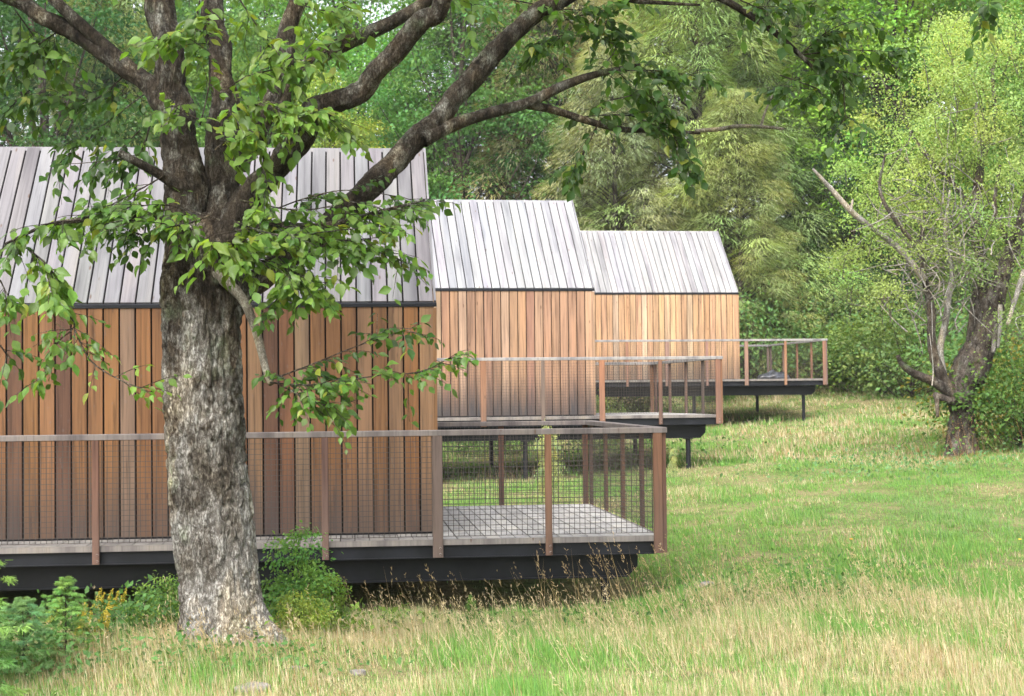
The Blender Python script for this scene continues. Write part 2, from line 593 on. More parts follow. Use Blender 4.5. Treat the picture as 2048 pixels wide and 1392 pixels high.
CEDAR = [[(0.225, 0.114, 0.050), (0.195, 0.100, 0.050), (0.250, 0.142, 0.074), (0.148, 0.072, 0.043), (0.232, 0.150, 0.098), (0.108, 0.060, 0.044), (0.240, 0.172, 0.130)],
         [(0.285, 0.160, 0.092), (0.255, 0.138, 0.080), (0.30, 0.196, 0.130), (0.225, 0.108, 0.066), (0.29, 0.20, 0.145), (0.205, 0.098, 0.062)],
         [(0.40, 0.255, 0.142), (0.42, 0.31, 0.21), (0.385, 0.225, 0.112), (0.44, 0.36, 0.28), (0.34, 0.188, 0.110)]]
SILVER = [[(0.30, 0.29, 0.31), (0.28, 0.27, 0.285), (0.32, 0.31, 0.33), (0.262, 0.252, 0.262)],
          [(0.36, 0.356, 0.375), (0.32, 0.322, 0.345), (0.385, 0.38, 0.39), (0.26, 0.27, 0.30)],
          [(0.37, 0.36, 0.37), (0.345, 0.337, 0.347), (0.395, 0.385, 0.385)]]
me_wall = board_mesh('wall_board', PITCHB - 0.016, 0.022, HE - 0.045)
slope = math.hypot(HD, HR - HE)
me_roof = board_mesh('roof_board', PITCHB - 0.017, 0.022, slope)
me_gable = {}
roof_ang = math.atan2(HD, HR - HE)          # lean of the roof plane from the vertical

cabin_labels = ['nearest timber cabin with grey board roof, partly hidden by the big tree',
                'middle timber cabin with white-grey board roof, between the other two cabins',
                'farthest and smallest timber cabin with pale board roof, beside the meadow edge']
deck_labels = ['nearest raised deck with mesh railing, bare grey boards right of the nearest cabin',
               'raised mesh-railed deck on black stilts around the middle cabin',
               'farthest raised mesh-railed deck on black stilts, a dark bundle lying on it']


def toward(table, k, g):
    out = []
    for row in table:
        m = [sum(c[i] for c in row) / len(row) for i in range(3)]
        out.append([tuple(g * (c[i] + (m[i] - c[i]) * k) for i in range(3)) for c in row])
    return out


CEDAR = [[(c[0] * k * 1.05, c[1] * k * 0.955, c[2] * k * 0.82) for c in row] for row, k in zip(toward(CEDAR, 0.15, 0.84), (0.76, 0.93, 0.98))]  # nearest cabin's row darkened most: shade put into its board colour
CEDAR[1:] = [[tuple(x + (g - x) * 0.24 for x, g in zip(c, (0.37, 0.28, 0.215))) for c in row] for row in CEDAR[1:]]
SILVER = [[tuple(x * k for x in c) for c in row] for row, k in zip(toward(SILVER, 0.45, 0.70), (0.76, 0.88, 0.90))]  # nearest roof toned darker: the tree crown's shade is part of its colour


def vary(c, r, amt=0.12):
    k = 1 + r.uniform(-amt, amt)
    return tuple(max(0.01, x * k * (1 + r.uniform(-0.03, 0.03))) for x in c)


def world_of(c, u, v):
    X, Y, Z, th = CABINS[c]
    return X + u * math.cos(th) - v * math.sin(th), Y + u * math.sin(th) + v * math.cos(th)


me_deck_long = None
for c, (X, Y, Z, th) in enumerate(CABINS):
    L = NB[c] * PITCHB
    root = thing('cabin', (X, Y, Z + EYE), cabin_labels[c], 'cabin', 'timber cabins in a row', th)
    # dark core behind the boards: walls and roof in one closed body
    m = MB()
    e = 0.004
    m.prism([(e, 0.006), (2 * HD - e, 0.006), (2 * HD - e, HE), (HD, HR - 0.004), (e, HE)], -L + e, -0.026)
    link('inner_shell', m.mesh('inner_shell'), M['core'], root)
    # back wall and back roof skins, hidden from the meadow
    m = MB()
    m.box(-L, 0, 2 * HD + 0.002, 2 * HD + 0.024, 0, HE - 0.01)
    link('rear_wall', m.mesh('rear_wall'), M['silver'], root, color=(0.3, 0.25, 0.2, 0))
    nrm = (math.cos(roof_ang), math.sin(roof_ang))
    for i in range(NB[c]):
        u = -(i + 0.5) * PITCHB
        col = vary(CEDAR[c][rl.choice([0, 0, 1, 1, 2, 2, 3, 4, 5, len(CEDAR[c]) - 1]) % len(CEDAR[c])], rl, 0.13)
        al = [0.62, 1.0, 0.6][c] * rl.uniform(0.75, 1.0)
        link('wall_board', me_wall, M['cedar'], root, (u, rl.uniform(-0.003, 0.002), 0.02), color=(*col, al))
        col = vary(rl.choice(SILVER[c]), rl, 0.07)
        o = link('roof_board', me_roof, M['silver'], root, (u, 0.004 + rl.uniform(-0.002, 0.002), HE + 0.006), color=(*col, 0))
        o.rotation_euler = (-roof_ang, 0, 0)
        o = link('roof_board', me_roof, M['silver'], root, (u, 2 * HD - 0.004, HE + 0.006), color=(*col, 0))
        o.rotation_euler = (-roof_ang, 0, math.pi)
    # gable boards on the right-hand end: each cut to the roof slope
    ng = int(round(2 * HD / PITCHB))
    pg = 2 * HD / ng
    for i in range(ng):
        v0, v1 = i * pg + 0.005, (i + 1) * pg - 0.005
        if i not in me_gable:
            h = lambda v: HE + (HR - HE) * (1 - abs(v - HD) / HD) - 0.03
            w = v1 - v0
            m = MB()
            prof = [(0, 0), (w, 0), (w, h(v1)), (0, h(v0))]
            if v0 < HD < v1:
                prof = [(0, 0), (w, 0), (w, h(v1)), (HD - v0, HR - 0.03), (0, h(v0))]
            m.prism(prof, -0.024, -0.002)
            me_gable[i] = m.mesh('gable_board')
        col = vary(CEDAR[c][rl.randrange(len(CEDAR[c]))], rl)
        link('gable_board', me_gable[i], M['cedar'], root, (0, v0, 0), color=(*col, 0.5))
    # verge boards closing the roof edge, corner board, eave flashing, base skirting
    for sgn in (0, 1):
        m = MB()
        m.box(0, 0.022, -0.026, 0.012, 0, slope + 0.012)
        o = link('verge_board', m.mesh('verge_board'), M['silver'], root, (0.0, 0.002 if not sgn else 2 * HD - 0.002, HE + 0.008), color=(*SILVER[c][0], 0))
        o.rotation_euler = (-roof_ang, 0, 0 if not sgn else math.pi)
        if sgn:
            o.location.x = 0.022
    m = MB()
    m.box(-0.012, 0.024, -0.030, 0.075, 0.01, HE - 0.05)
    link('corner_board', m.mesh('corner_board'), M['cedar'], root, color=(*CEDAR[c][2], 0.4))
    m = MB()
    m.prism([(-0.034, HE - 0.038), (0.0, HE - 0.038), (0.0, HE + 0.002), (-0.020, HE + 0.006), (-0.036, HE - 0.006)], -L, 0.026)
    link('eave_flashing', m.mesh('eave_flashing'), M['steel'], root)
    m = MB()
    m.box(-L, 0.0, -0.012, 0.0, 0.004, 0.03)
    link('base_flashing', m.mesh('base_flashing'), M['steel'], root)
    m = MB()
    m.prism([(HD - 0.05, HR - 0.02), (HD + 0.05, HR - 0.02), (HD, HR + 0.03)], -L, 0.018)
    link('ridge_cap', m.mesh('ridge_cap'), M['silver'], root, color=(*SILVER[c][0], 0))

    # ---------------------------------------------------------------- deck
    deck = thing('deck', (X, Y, Z + EYE), deck_labels[c], 'deck', 'raised decks around the cabins', th)
    dl = -L - 0.6
    # boards run front to back
    nb_r = int(WD / 0.142)
    p_r = (WD - 0.03) / nb_r
    mb = MB()
    mb.box(-p_r / 2 + 0.006, p_r / 2 - 0.006, -FR + 0.045, BK - 0.045, -0.038, 0.0)
    me_dl = mb.mesh('deck_board')
    for i in range(nb_r):
        g = rl.uniform(0.26, 0.35)
        link('deck_board', me_dl, M['silver'], deck, (0.03 + (i + 0.5) * p_r, 0, rl.uniform(-0.002, 0.002)), color=(g, g * 0.97, g * 0.93, 0))
    nb_f = int((0.03 - dl) / 0.142)
    p_f = (0.03 - dl) / nb_f
    mb = MB()
    mb.box(-p_f / 2 + 0.004, p_f / 2 - 0.004, -FR + 0.045, 0.03, -0.038, 0.0)
    me_df = mb.mesh('deck_board')
    for i in range(nb_f):
        g = rl.uniform(0.19, 0.27)
        link('deck_board', me_df, M['silver'], deck, (0.03 - (i + 0.5) * p_f, 0, rl.uniform(-0.002, 0.002)), color=(g, g * 0.95, g * 0.89, 0))
    # edge planks
    m = MB(); m.box(dl, WD, -FR, -FR + 0.040, -0.05, 0.004)
    link('edge_board', m.mesh('edge_board'), M['silver'], deck, color=(0.165, 0.148, 0.138, 0))
    m = MB(); m.box(WD - 0.026, WD, -FR + 0.042, BK - 0.042, -0.05, 0.004)
    link('edge_board', m.mesh('edge_board'), M['silver'], deck, color=(0.165, 0.148, 0.138, 0))
    m = MB(); m.box(dl, WD, BK - 0.040, BK, -0.05, 0.004)
    link('edge_board', m.mesh('edge_board'), M['silver'], deck, color=(0.165, 0.148, 0.138, 0))
    # steel rim channel: web set in, flanges proud
    def channel(y, face):
        m = MB()
        m.box(dl + 0.05, WD - 0.06, y + face * 0.012, y + face * 0.024, -0.168, -0.062)
        m.box(dl + 0.05, WD - 0.06, y - 0.0 if face > 0 else y - 0.05, y + 0.05 if face > 0 else y, -0.062, -0.052)
        m.box(dl + 0.05, WD - 0.06, y - 0.0 if face > 0 else y - 0.05, y + 0.05 if face > 0 else y, -0.178, -0.168)
        return m.mesh('rim_channel')
    link('rim_channel', channel(-FR + 0.03, 1), M['steel'], deck)
    link('rim_channel', channel(BK - 0.03, -1), M['steel'], deck)
    m = MB(); m.box(WD - 0.10, WD - 0.088, -FR + 0.09, BK - 0.09, -0.172, -0.054)
    link('rim_channel', m.mesh('rim_channel'), M['steel'], deck)
    # joists
    for k in range(int((WD - dl) / 0.6)):
        u = WD - 0.5 - 0.6 * k
        if u > -2.5:
            m = MB(); m.box(u - 0.02, u + 0.02, -FR + 0.09, BK - 0.09, -0.17, -0.042)
            link('joist', m.mesh('joist'), M['steel'], deck)
    m = MB(); m.box(dl + 0.1, -0.03, 0.04, 2 * HD, -0.16, -0.01)
    link('floor_slab', m.mesh('floor_slab'), M['core'], deck)
    # main beams, with an angled end cut
    for v in (-FR + 0.32, BK - 0.42):
        m = MB()
        m.prism_z([(dl + 0.2, -0.43), (WD - 0.30, -0.43), (WD - 0.20, -0.33), (WD - 0.19, -0.181), (dl + 0.2, -0.181)], v, v + 0.09)
        b = link('beam', m.mesh('beam'), M['steel'], deck)
        m = MB(); m.box(dl + 0.2, WD - 0.31, v - 0.03, v - 0.001, -0.429, -0.416)
        link('flange', m.mesh('flange'), M['steel'], b)
        for k in range(4):
            u = WD - 0.52 - 3.05 * k
            if u < dl + 0.2:
                continue
            wx, wy = world_of(c, u, v + 0.045)
            zb = float(ground(np.array([wx]), np.array([wy]))[0]) - (Z + EYE) - 0.25
            sv, sf = tube_arrays([(u, v + 0.045, zb), (u, v + 0.045, zb * 0.5 - 0.2), (u, v + 0.045, -0.431)], [0.045] * 3, 14, 3)
            link('stilt', mesh_np('stilt', sv, sf, smooth=False), M['steel'], deck)
            m = MB(); m.box(u - 0.08, u + 0.08, v - 0.035, v + 0.125, -0.446, -0.432)
            link('cap_plate', m.mesh('cap_plate'), M['steel'], deck)
    # railing: posts outside the rim, flat top rail, welded wire panels
    POSTC = [(0.105, 0.055, 0.037), (0.115, 0.068, 0.052), (0.100, 0.072, 0.060), (0.135, 0.068, 0.039)]
    if c:
        POSTC = [tuple(min(0.5, x * (1.5 if c == 1 else 1.9)) for x in p) for p in POSTC]
    pm = {}

    def post(u, v, w, d, low=-0.165):
        key = (round(w, 3), round(d, 3), low)
        if key not in pm:
            m = MB()
            b = 0.006
            x, y = w / 2, d / 2
            prof = [(-x + b, -y), (x - b, -y), (x, -y + b), (x, y - b), (x - b, y), (-x + b, y), (-x, y - b), (-x, -y + b)]
            n = len(prof)
            vv = [(p[0], p[1], low) for p in prof] + [(p[0], p[1], RAIL - 0.056) for p in prof]
            m.add(vv, [(i, (i + 1) % n, n + (i + 1) % n, n + i) for i in range(n)],
                  [(0, i + 1, i) for i in range(1, n - 1)] + [(n, n + i, n + i + 1) for i in range(1, n - 1)])
            pm[key] = m.mesh('railing_post')
        return link('railing_post', pm[key], M['post'], deck, (u, v, 0), color=(*vary(rl.choice(POSTC), rl, 0.1), 0.35))

    us = []
    k = 0
    while WD - 0.045 - 1.085 * k > dl + 0.2:
        us.append(WD - 0.045 - 1.085 * k)
        k += 1
    mbolt = MB()
    vb, fb = tube_arrays([(0, -0.007, 0), (0, -0.003, 0), (0, 0, 0)], [0.010, 0.011, 0.011], 8, 3)
    me_bolt = mesh_np('bolt', vb - np.array([0, 0.0, 0]), fb)
    fpost = []
    for k, u in enumerate(us):
        w = 0.09 if k == 0 else (0.100 if k % 2 == 0 else 0.066)
        p = post(u, -FR - 0.022, w, 0.042)
        for zz in (-0.075, -0.135):
            link('bolt', me_bolt, M['bolt'], p, (w * 0.22, -0.0205, zz))
        bu = [u] if u > -1.3 else []
        for uu in bu:
            post(uu, BK + 0.022, 0.07, 0.042)
    vs = [-FR - 0.0 + (BK + FR) * t / 4 for t in range(1, 4)]
    for v in vs:
        post(WD + 0.022, v, 0.042, 0.085)
    post(WD + 0.022, -FR + 0.02, 0.042, 0.07)
    post(WD + 0.022, BK - 0.03, 0.042, 0.085)
    RC = (0.140, 0.120, 0.113) if c == 0 else (0.22, 0.21, 0.205)
    def rail(x0, x1, y0, y1):
        m = MB()
        b = 0.007
        z0, z1 = RAIL - 0.054, RAIL
        xs = ((x0, x1), (y0, y1))
        v = [(x0, y0, z0), (x1, y0, z0), (x1, y1, z0), (x0, y1, z0), (x0, y0, z1 - b), (x1, y0, z1 - b), (x1, y1, z1 - b), (x0, y1, z1 - b),
             (x0 + b, y0 + b, z1), (x1 - b, y0 + b, z1), (x1 - b, y1 - b, z1), (x0 + b, y1 - b, z1)]
        m.add(v, [(0, 3, 2, 1), (0, 1, 5, 4), (1, 2, 6, 5), (2, 3, 7, 6), (3, 0, 4, 7), (4, 5, 9, 8), (5, 6, 10, 9), (6, 7, 11, 10), (7, 4, 8, 11), (8, 9, 10, 11)])
        return m.mesh('top_rail')
    link('top_rail', rail(dl, WD + 0.05, -FR - 0.046, -FR + 0.05), M['silver'], deck, color=(*RC, 0))
    link('top_rail', rail(-1.4, WD + 0.05, BK - 0.05, BK + 0.046), M['silver'], deck, color=(*RC, 0))
    link('top_rail', rail(WD - 0.05, WD + 0.048, -FR + 0.052, BK - 0.052), M['silver'], deck, color=(*RC, 0))

    def wires(length, wr):
        m = MB()
        n = int(round(length / 0.051))
        z0, z1 = 0.035, RAIL - 0.06
        for i in range(n + 1):
            x = length * i / n
            m.box(x - wr, x + wr, -wr, wr, z0, z1)
        k = int(round((z1 - z0) / 0.051))
        for i in range(k + 1):
            z = z0 + (z1 - z0) * i / k
            m.box(0, length, wr * 1.05, wr * 3.0, z - wr, z + wr)
        return m.mesh('wire_mesh')
    wr = [0.0025, 0.0018, 0.0014][c]
    me_wf, me_ws = wires(1.085, wr), wires((BK + FR) / 4, wr * .62)
    for u in us[1:]:
        link('wire_mesh', me_wf, M['wire'], deck, (u, -FR + 0.008, 0))
        if u > -1.3:
            link('wire_mesh', me_wf, M['wire'], deck, (u, BK - 0.008, 0))
    for t in range(4):
        link('wire_mesh', me_ws, M['wire'], deck, (WD - 0.008, -FR + (BK + FR) * t / 4, 0), (0, 0, math.pi / 2))

# the low dark bundle on the far deck
th = CABINS[2][3]
bx, by = world_of(2, 1.32, 1.1)
a = np.linspace(0, 2 * np.pi, 40, endpoint=False)
prof = [(0.0, 1.0), (0.05, 1.04), (0.10, 0.93), (0.15, 0.62), (0.175, 0.25), (0.18, 0.02)]
V = []
for zi, ri in prof:
    n = fbm(np.stack([np.cos(a) * 2 + zi * 9, np.sin(a) * 2, 0 * a + zi * 7], -1), 3, 4) - 0.5
    n2 = fbm(np.stack([np.cos(a) * 3 * ri, np.sin(a) * 3 * ri, 0 * a + 2], -1), 2, 9) - 0.5
    V.append(np.stack([np.cos(a) * 0.46 * ri * (1 + n * 0.6), np.sin(a) * 0.26 * ri * (1 + n * 0.6), zi * (1 + n2 * 1.5) + 0.0 * a], -1))
V = np.concatenate(V)
k = len(a)
i, j = np.meshgrid(np.arange(len(prof) - 1), np.arange(k), indexing='ij')
Fq = np.stack([i * k + j, i * k + (j + 1) % k, (i + 1) * k + (j + 1) % k, (i + 1) * k + j], -1).reshape(-1, 4)
s = NT('dark_tarp')
c_ = s.ramp(s.noise(s.coords((7, 7, 7)), 1.0, 4, 0.6), [(0.42, (0.012, 0.013, 0.016)), (0.62, (0.05, 0.055, 0.07)), (0.72, (0.5, 0.52, 0.58))])  # brightest stop paints the pale highlights into the bundle's colour
tarp = s.done(c_, 0.35, 0.5)
b = link('bundle', mesh_np('bundle', V, Fq, smooth=True), tarp, None, (bx, by, CABINS[2][2] + EYE + 0.003), (0, 0, th))
tag(b, 'low dark bundle with pale highlights lying on the farthest deck', 'bundle')

# ------------------------------------------------------------------ the big foreground tree
TY = 11.0
tb = at(455, 1285, TY)
tz = float(ground(tb[0:1], tb[1:2])[0])
tree = thing('broadleaf_tree', (tb[0], tb[1], tz), 'big old broadleaf tree with pale rough trunk in front of the nearest cabin', 'tree')
T0 = np.array([tb[0], tb[1], tz])
PXM = F_PX / TY


def tpart(name, V, faces, mat, kind=None, tint=None, smooth=True):
    o = link(name, mesh_np(name, V - T0, faces, tint=tint, smooth=smooth), mat, tree)
    if kind:
        o['kind'] = kind
    return o


def px_line(pts, y0, y1=None):
    n = len(pts)
    y1 = y0 if y1 is None else y1
    return np.array([at(p[0], p[1], y0 + (y1 - y0) * i / max(1, n - 1)) for i, p in enumerate(pts)])


# trunk: centre line and width in photo pixels, root flare at the foot
tr = [(461, 1345, 250), (456, 1300, 205), (446, 1240, 168), (438, 1160, 158), (428, 1060, 166), (420, 980, 166), (413, 900, 164),
      (408, 800, 162), (406, 700, 160), (404, 600, 166), (404, 550, 164), (405, 510, 156), (405, 475, 130), (405, 445, 84), (405, 425, 30)]
P = np.array([at(x, y, TY) for x, y, w in tr])
V, Fc = tube_arrays(P, [w * .94 / 2 / PXM for x, y, w in tr], 170, 460, amp=0.21, freq=12.0, seed=3)
# buttress roots
dx, dy, dz = V[:, 0] - T0[0], V[:, 1] - T0[1], V[:, 2] - T0[2]
ang = np.arctan2(dy, dx)
k = np.clip(1 - (dz + 0.1) / 0.55, 0, 1) ** 2 * (0.35 * np.maximum(0, np.cos(3 * ang + 0.6)) + 0.06)
V[:, 0] += dx * k
V[:, 1] += dy * k
tpart('trunk', V, Fc, M['bark'])

LIMBS = {  # name: (pixel centre line, widths, start distance, end distance)
    'left_stem': ([(396, 600), (374, 440), (362, 300), (350, 200), (338, 100), (318, 0), (290, -160), (255, -380)], [118, 96, 82, 72, 66, 60, 50, 36], 10.97, 11.2),
    'centre_stem': ([(414, 600), (440, 440), (446, 290), (446, 180), (436, 80), (425, 0), (420, -180), (440, -420)], [118, 92, 74, 58, 50, 46, 40, 30], 11.03, 11.5),
    'right_limb': ([(450, 480), (492, 415), (548, 340), (600, 275), (640, 222), (712, 186), (782, 116), (835, 50), (890, -10), (960, -110), (1060, -260)], [92, 72, 58, 54, 56, 50, 46, 43, 40, 34, 24], 10.95, 10.5),
    'long_limb': ([(430, 640), (490, 585), (580, 510), (690, 425), (775, 345), (850, 262), (935, 168), (1020, 72), (1130, -5), (1240, -90), (1400, -220)], [80, 62, 54, 52, 50, 46, 43, 40, 36, 30, 22], 11.1, 12.4),
    'upright_limb': ([(470, 330), (525, 235), (556, 150), (575, 70), (605, -10), (640, -120), (690, -300)], [56, 46, 42, 42, 40, 34, 24], 11.3, 11.8),
    'upper_limb': ([(545, 235), (590, 160), (640, 112), (720, 74), (800, 36), (870, -10), (960, -90)], [40, 36, 33, 30, 27, 24, 18], 11.4, 11.9),
    'left_limb': ([(350, 235), (300, 178), (240, 128), (170, 78), (100, 38), (20, -5), (-90, -60), (-220, -110)], [50, 44, 42, 40, 38, 36, 32, 24], 11.0, 11.6),
    'left_upper_limb': ([(300, 172), (220, 100), (140, 30), (80, -30), (0, -110)], [30, 26, 24, 22, 18], 11.1, 11.4),
    'side_branch': ([(845, 280), (905, 250), (980, 226), (1055, 206), (1125, 172), (1195, 148), (1280, 130)], [34, 27, 24, 22, 19, 14, 8], 11.7, 12.3),
    'drooping_branch': ([(1045, 208), (1100, 218), (1170, 240), (1240, 258), (1320, 262), (1400, 266)], [18, 17, 15, 12, 9, 6], 12.0, 12.6),
    'pale_branch': ([(415, 540), (450, 562), (486, 600), (508, 650), (522, 700), (532, 740), (542, 768)], [30, 24, 20, 18, 17, 15, 12], 10.85, 10.5),
    'broken_stub': ([(365, 375), (325, 352), (285, 330), (238, 306)], [32, 22, 18, 16], 10.9, 10.7),
    'top_branch': ([(1290, -30), (1400, -18), (1470, 12), (1545, 62), (1600, 110), (1640, 150)], [20, 17, 15, 13, 10, 5], 12.0, 12.2),
    'top_twig': ([(1180, -20), (1260, 0), (1330, 6), (1400, 10)], [14, 11, 8, 5], 12.0, 12.1),
    'dead_twig': ([(1390, 262), (1440, 258), (1480, 252), (1530, 254), (1568, 258)], [8, 9, 8, 7, 6], 12.6, 12.6),
    'dead_spur': ([(1522, 253), (1530, 225), (1545, 190)], [6, 5, 3], 12.6, 12.6),
    'lower_left_branch': ([(380, 470), (330, 440), (250, 428), (160, 440), (90, 452), (10, 488)], [26, 19, 15, 11, 8, 5], 10.8, 10.2),
    'lower_right_branch': ([(450, 480), (540, 452), (640, 452), (760, 424), (850, 400)], [26, 18, 13, 9, 4], 10.8, 10.5),
}
seed = 0
for nm, (pts, wid, y0, y1) in LIMBS.items():
    seed += 1
    L3 = px_line(pts, y0, y1)
    big = max(wid) > 40
    dist = np.linspace(y0, y1, len(pts))
    if big:                                                        # crooked, not a smooth bow
        L3 = catmull(L3, len(pts) * 2)
        wid = np.interp(np.linspace(0, 1, len(L3)), np.linspace(0, 1, len(wid)), wid) * np.random.default_rng(seed).uniform(.92, 1.10, len(L3))
        dist = np.linspace(y0, y1, len(L3))
        L3[2:] += np.random.default_rng(seed + 50).normal(0, .013, L3[2:].shape)
    V, Fc = tube_arrays(L3, np.array(wid) * (.90 if big else 1) / 2 / F_PX * dist, 44 if big else 14, 130 if big else 44, amp=0.26 if big else 0.12, freq=16.0 if big else 22.0, seed=seed + 10)
    mat = M['pale_bark'] if nm in ('pale_branch', 'dead_twig', 'dead_spur') else M['limb_bark']
    tpart('limb' if max(wid) > 28 else 'branch', V, Fc, mat)

# leafy shoots: each (pixel line, distance, number of shoots, tone, leaf size in metres)
DK, MD, BR, YL = (0.050, 0.115, 0.022), (0.088, 0.178, 0.030), (0.140, 0.250, 0.044), (0.22, 0.26, 0.035)
SPR = [
    ([(440, 440), (330, 410), (230, 420), (150, 440)], 10.55, 19, MD, .095), ([(430, 470), (520, 455), (640, 450), (760, 420), (850, 400)], 10.5, 22, MD, .090),
    ([(430, 480), (480, 510), (560, 530), (640, 570)], 10.35, 16, BR, .095), ([(560, 450), (650, 490), (740, 500), (850, 540)], 10.45, 13, MD, .090),
    ([(500, 440), (600, 400), (700, 380), (830, 400)], 10.7, 9, DK, .08), ([(400, 470), (440, 490), (500, 480)], 10.2, 11, BR, .115),
    ([(330, 440), (300, 470), (250, 460)], 10.5, 9, DK, .09), ([(420, 430), (360, 450), (260, 440), (200, 450)], 10.4, 12, MD, .09), ([(460, 440), (560, 470), (680, 460), (780, 450)], 10.35, 14, BR, .09), ([(600, 470), (690, 480), (800, 470)], 10.4, 10, MD, .09), ([(480, 400), (600, 420), (720, 400)], 10.5, 9, MD, .085), ([(660, 480), (600, 540), (640, 590)], 10.4, 8, BR, .09), ([(520, 520), (600, 560), (560, 590)], 10.5, 9, MD, .095),
    ([(400, 250), (420, 150), (400, 60), (330, 75)], 10.5, 11, BR, .105), ([(440, 220), (520, 210), (610, 240)], 10.45, 12, BR, .105),
    ([(400, 240), (340, 210)], 10.5, 5, BR, .10), ([(450, 180), (500, 150), (580, 130), (620, 90)], 10.6, 10, BR, .105),
    ([(560, 240), (620, 220), (680, 250)], 10.6, 9, BR, .10), ([(520, 280), (530, 350), (520, 430)], 10.5, 9, BR, .09),
    ([(480, 0), (520, 60), (560, 110)], 10.7, 8, BR, .10), ([(400, 0), (390, 50)], 10.6, 5, MD, .10), ([(430, 300), (480, 260), (540, 270)], 10.4, 8, BR, .10),
    ([(300, 180), (220, 240), (150, 300), (110, 335)], 11.5, 10, DK, .10), ([(250, 150), (180, 200), (60, 180)], 11.5, 12, DK, .10),
    ([(120, 60), (60, 100), (0, 140)], 11.4, 11, DK, .10), ([(280, 260), (220, 320)], 11.3, 6, DK, .10), ([(330, 350), (260, 390), (180, 430)], 10.8, 9, MD, .09),
    ([(30, 20), (100, 110), (160, 130)], 11.5, 8, MD, .10), ([(60, 180), (0, 230)], 11.5, 6, DK, .10), ([(300, 250), (270, 310), (130, 330)], 11.2, 7, DK, .10),
    ([(160, 440), (90, 450), (10, 490)], 10.2, 9, MD, .095), ([(60, 500), (100, 540), (110, 610)], 10.1, 9, BR, .105), ([(0, 560), (20, 600)], 10.1, 4, MD, .10),
    ([(110, 610), (150, 650), (110, 690), (90, 760)], 10.1, 8, MD, .09), ([(150, 660), (180, 720), (240, 760), (330, 795)], 10.1, 6, BR, .07), ([(0, 690), (20, 720)], 10.1, 2, DK, .10),
    ([(540, 760), (620, 730), (720, 690), (830, 655)], 10.5, 12, DK, .080), ([(540, 765), (640, 770), (760, 750), (840, 745), (910, 710)], 10.45, 16, MD, .080),
    ([(560, 770), (620, 800), (680, 820)], 10.45, 9, MD, .080), ([(560, 750), (600, 780), (660, 760)], 10.5, 8, DK, .08),
    ([(1190, 150), (1230, 90), (1130, 70), (1080, 90)], 12.2, 13, DK, .105), ([(1190, 150), (1280, 140), (1390, 150)], 12.2, 16, DK, .105),
    ([(1150, 235), (1240, 230), (1330, 250), (1370, 320)], 12.3, 16, DK, .105), ([(1200, 240), (1170, 300), (1150, 330)], 12.2, 7, DK, .10),
    ([(1130, 40), (1180, 30), (1230, 60)], 12.2, 9, DK, .105), ([(1600, 110), (1660, 60), (1740, 30)], 12.2, 16, DK, .105), ([(1600, 110), (1680, 150), (1690, 240)], 12.2, 13, DK, .105),
    ([(1600, 110), (1700, 100), (1810, 105)], 12.2, 10, DK, .10), ([(1480, 0), (1540, 20), (1650, 10)], 12.1, 11, DK, .105), ([(1560, 150), (1640, 180), (1570, 170)], 12.2, 8, DK, .10),
    ([(1220, 200), (1290, 190), (1340, 220)], 12.2, 9, DK, .105), ([(1950, -10), (1985, 25)], 12.0, 4, DK, .10), ([(1000, -5), (1150, 20), (1270, 5)], 12.1, 9, MD, .105),
    ([(720, 75), (640, 110), (600, 160)], 11.4, 8, MD, .105), ([(860, -20), (950, 10)], 11.6, 5, MD, .10), ([(560, -10), (640, 20), (700, 10)], 11.4, 8, BR, .10),
]
r = np.random.default_rng(21)
LP, LD, LN, LS, LT, LW = [], [], [], [], [], []
twigs = []
for pts, Yd, n, tone, size in SPR:
    line = catmull(px_line(pts, Yd), 40)
    main = line + 0
    twigs.append(tube_arrays(main[::6], np.linspace(0.006, 0.0025, len(main[::6])), 5, 14))
    tan = unit(np.gradient(line, axis=0))
    for q in range(int(n * 1.75)):
        i = int(r.uniform(0.08, 1.0) * 39)
        p0 = line[i]
        d = unit(tan[i] * r.uniform(0.3, 1.0) + np.array([r.normal(0, .55), r.normal(0, .75), r.normal(-0.12, .38)]))
        ln = r.uniform(0.14, 0.30)
        m = r.integers(5, 9)
        ts = np.linspace(0.15, 1.0, m)
        cur = p0 + d * ln * ts[:, None] + np.array([0, 0, -0.10])[None] * (ts[:, None] ** 2) * ln * 2
        twigs.append(tube_arrays(np.vstack([p0, cur[m // 2], cur[-1]]), [0.0025, 0.002, 0.0012], 4, 5))
        side = unit(np.cross(d, [0, 0, 1]))
        for t in range(m):
            sg = 1 if t % 2 else -1
            ld = unit(side * sg * r.uniform(0.35, 1.0) + d * r.uniform(0.3, 0.8) + np.array([0, 0, -r.uniform(0.1, 1.0)]) + r.normal(0, .15, 3))
            nm = unit(np.array([0, -0.55, 0.8]) + r.normal(0, 0.42, 3))
            s_ = size * r.choice([r.uniform(.38, .7), r.uniform(.65, 1.05), r.uniform(.65, 1.05)])
            LP.append(cur[t] + ld * 0.015)
            LD.append(ld)
            LN.append(nm)
            LS.append((s_ * r.uniform(.72, 1.18), s_, s_ * r.uniform(-.4, 2.8)))
            c = np.array(tone) * r.uniform(0.62, 1.35) * np.array([r.uniform(.85, 1.25), 1, 1])
            if r.random() < 0.22:
                c = c * 0.5 + np.array(BR) * 0.5 * r.uniform(.8, 1.2)
            if r.random() < 0.035:
                c = np.array(YL) * r.uniform(.7, 1.1)
            LT.append(c)
LP, LD, LN, LS, LT = map(np.array, (LP, LD, LN, LS, LT))
rot = frames(LD, LN)
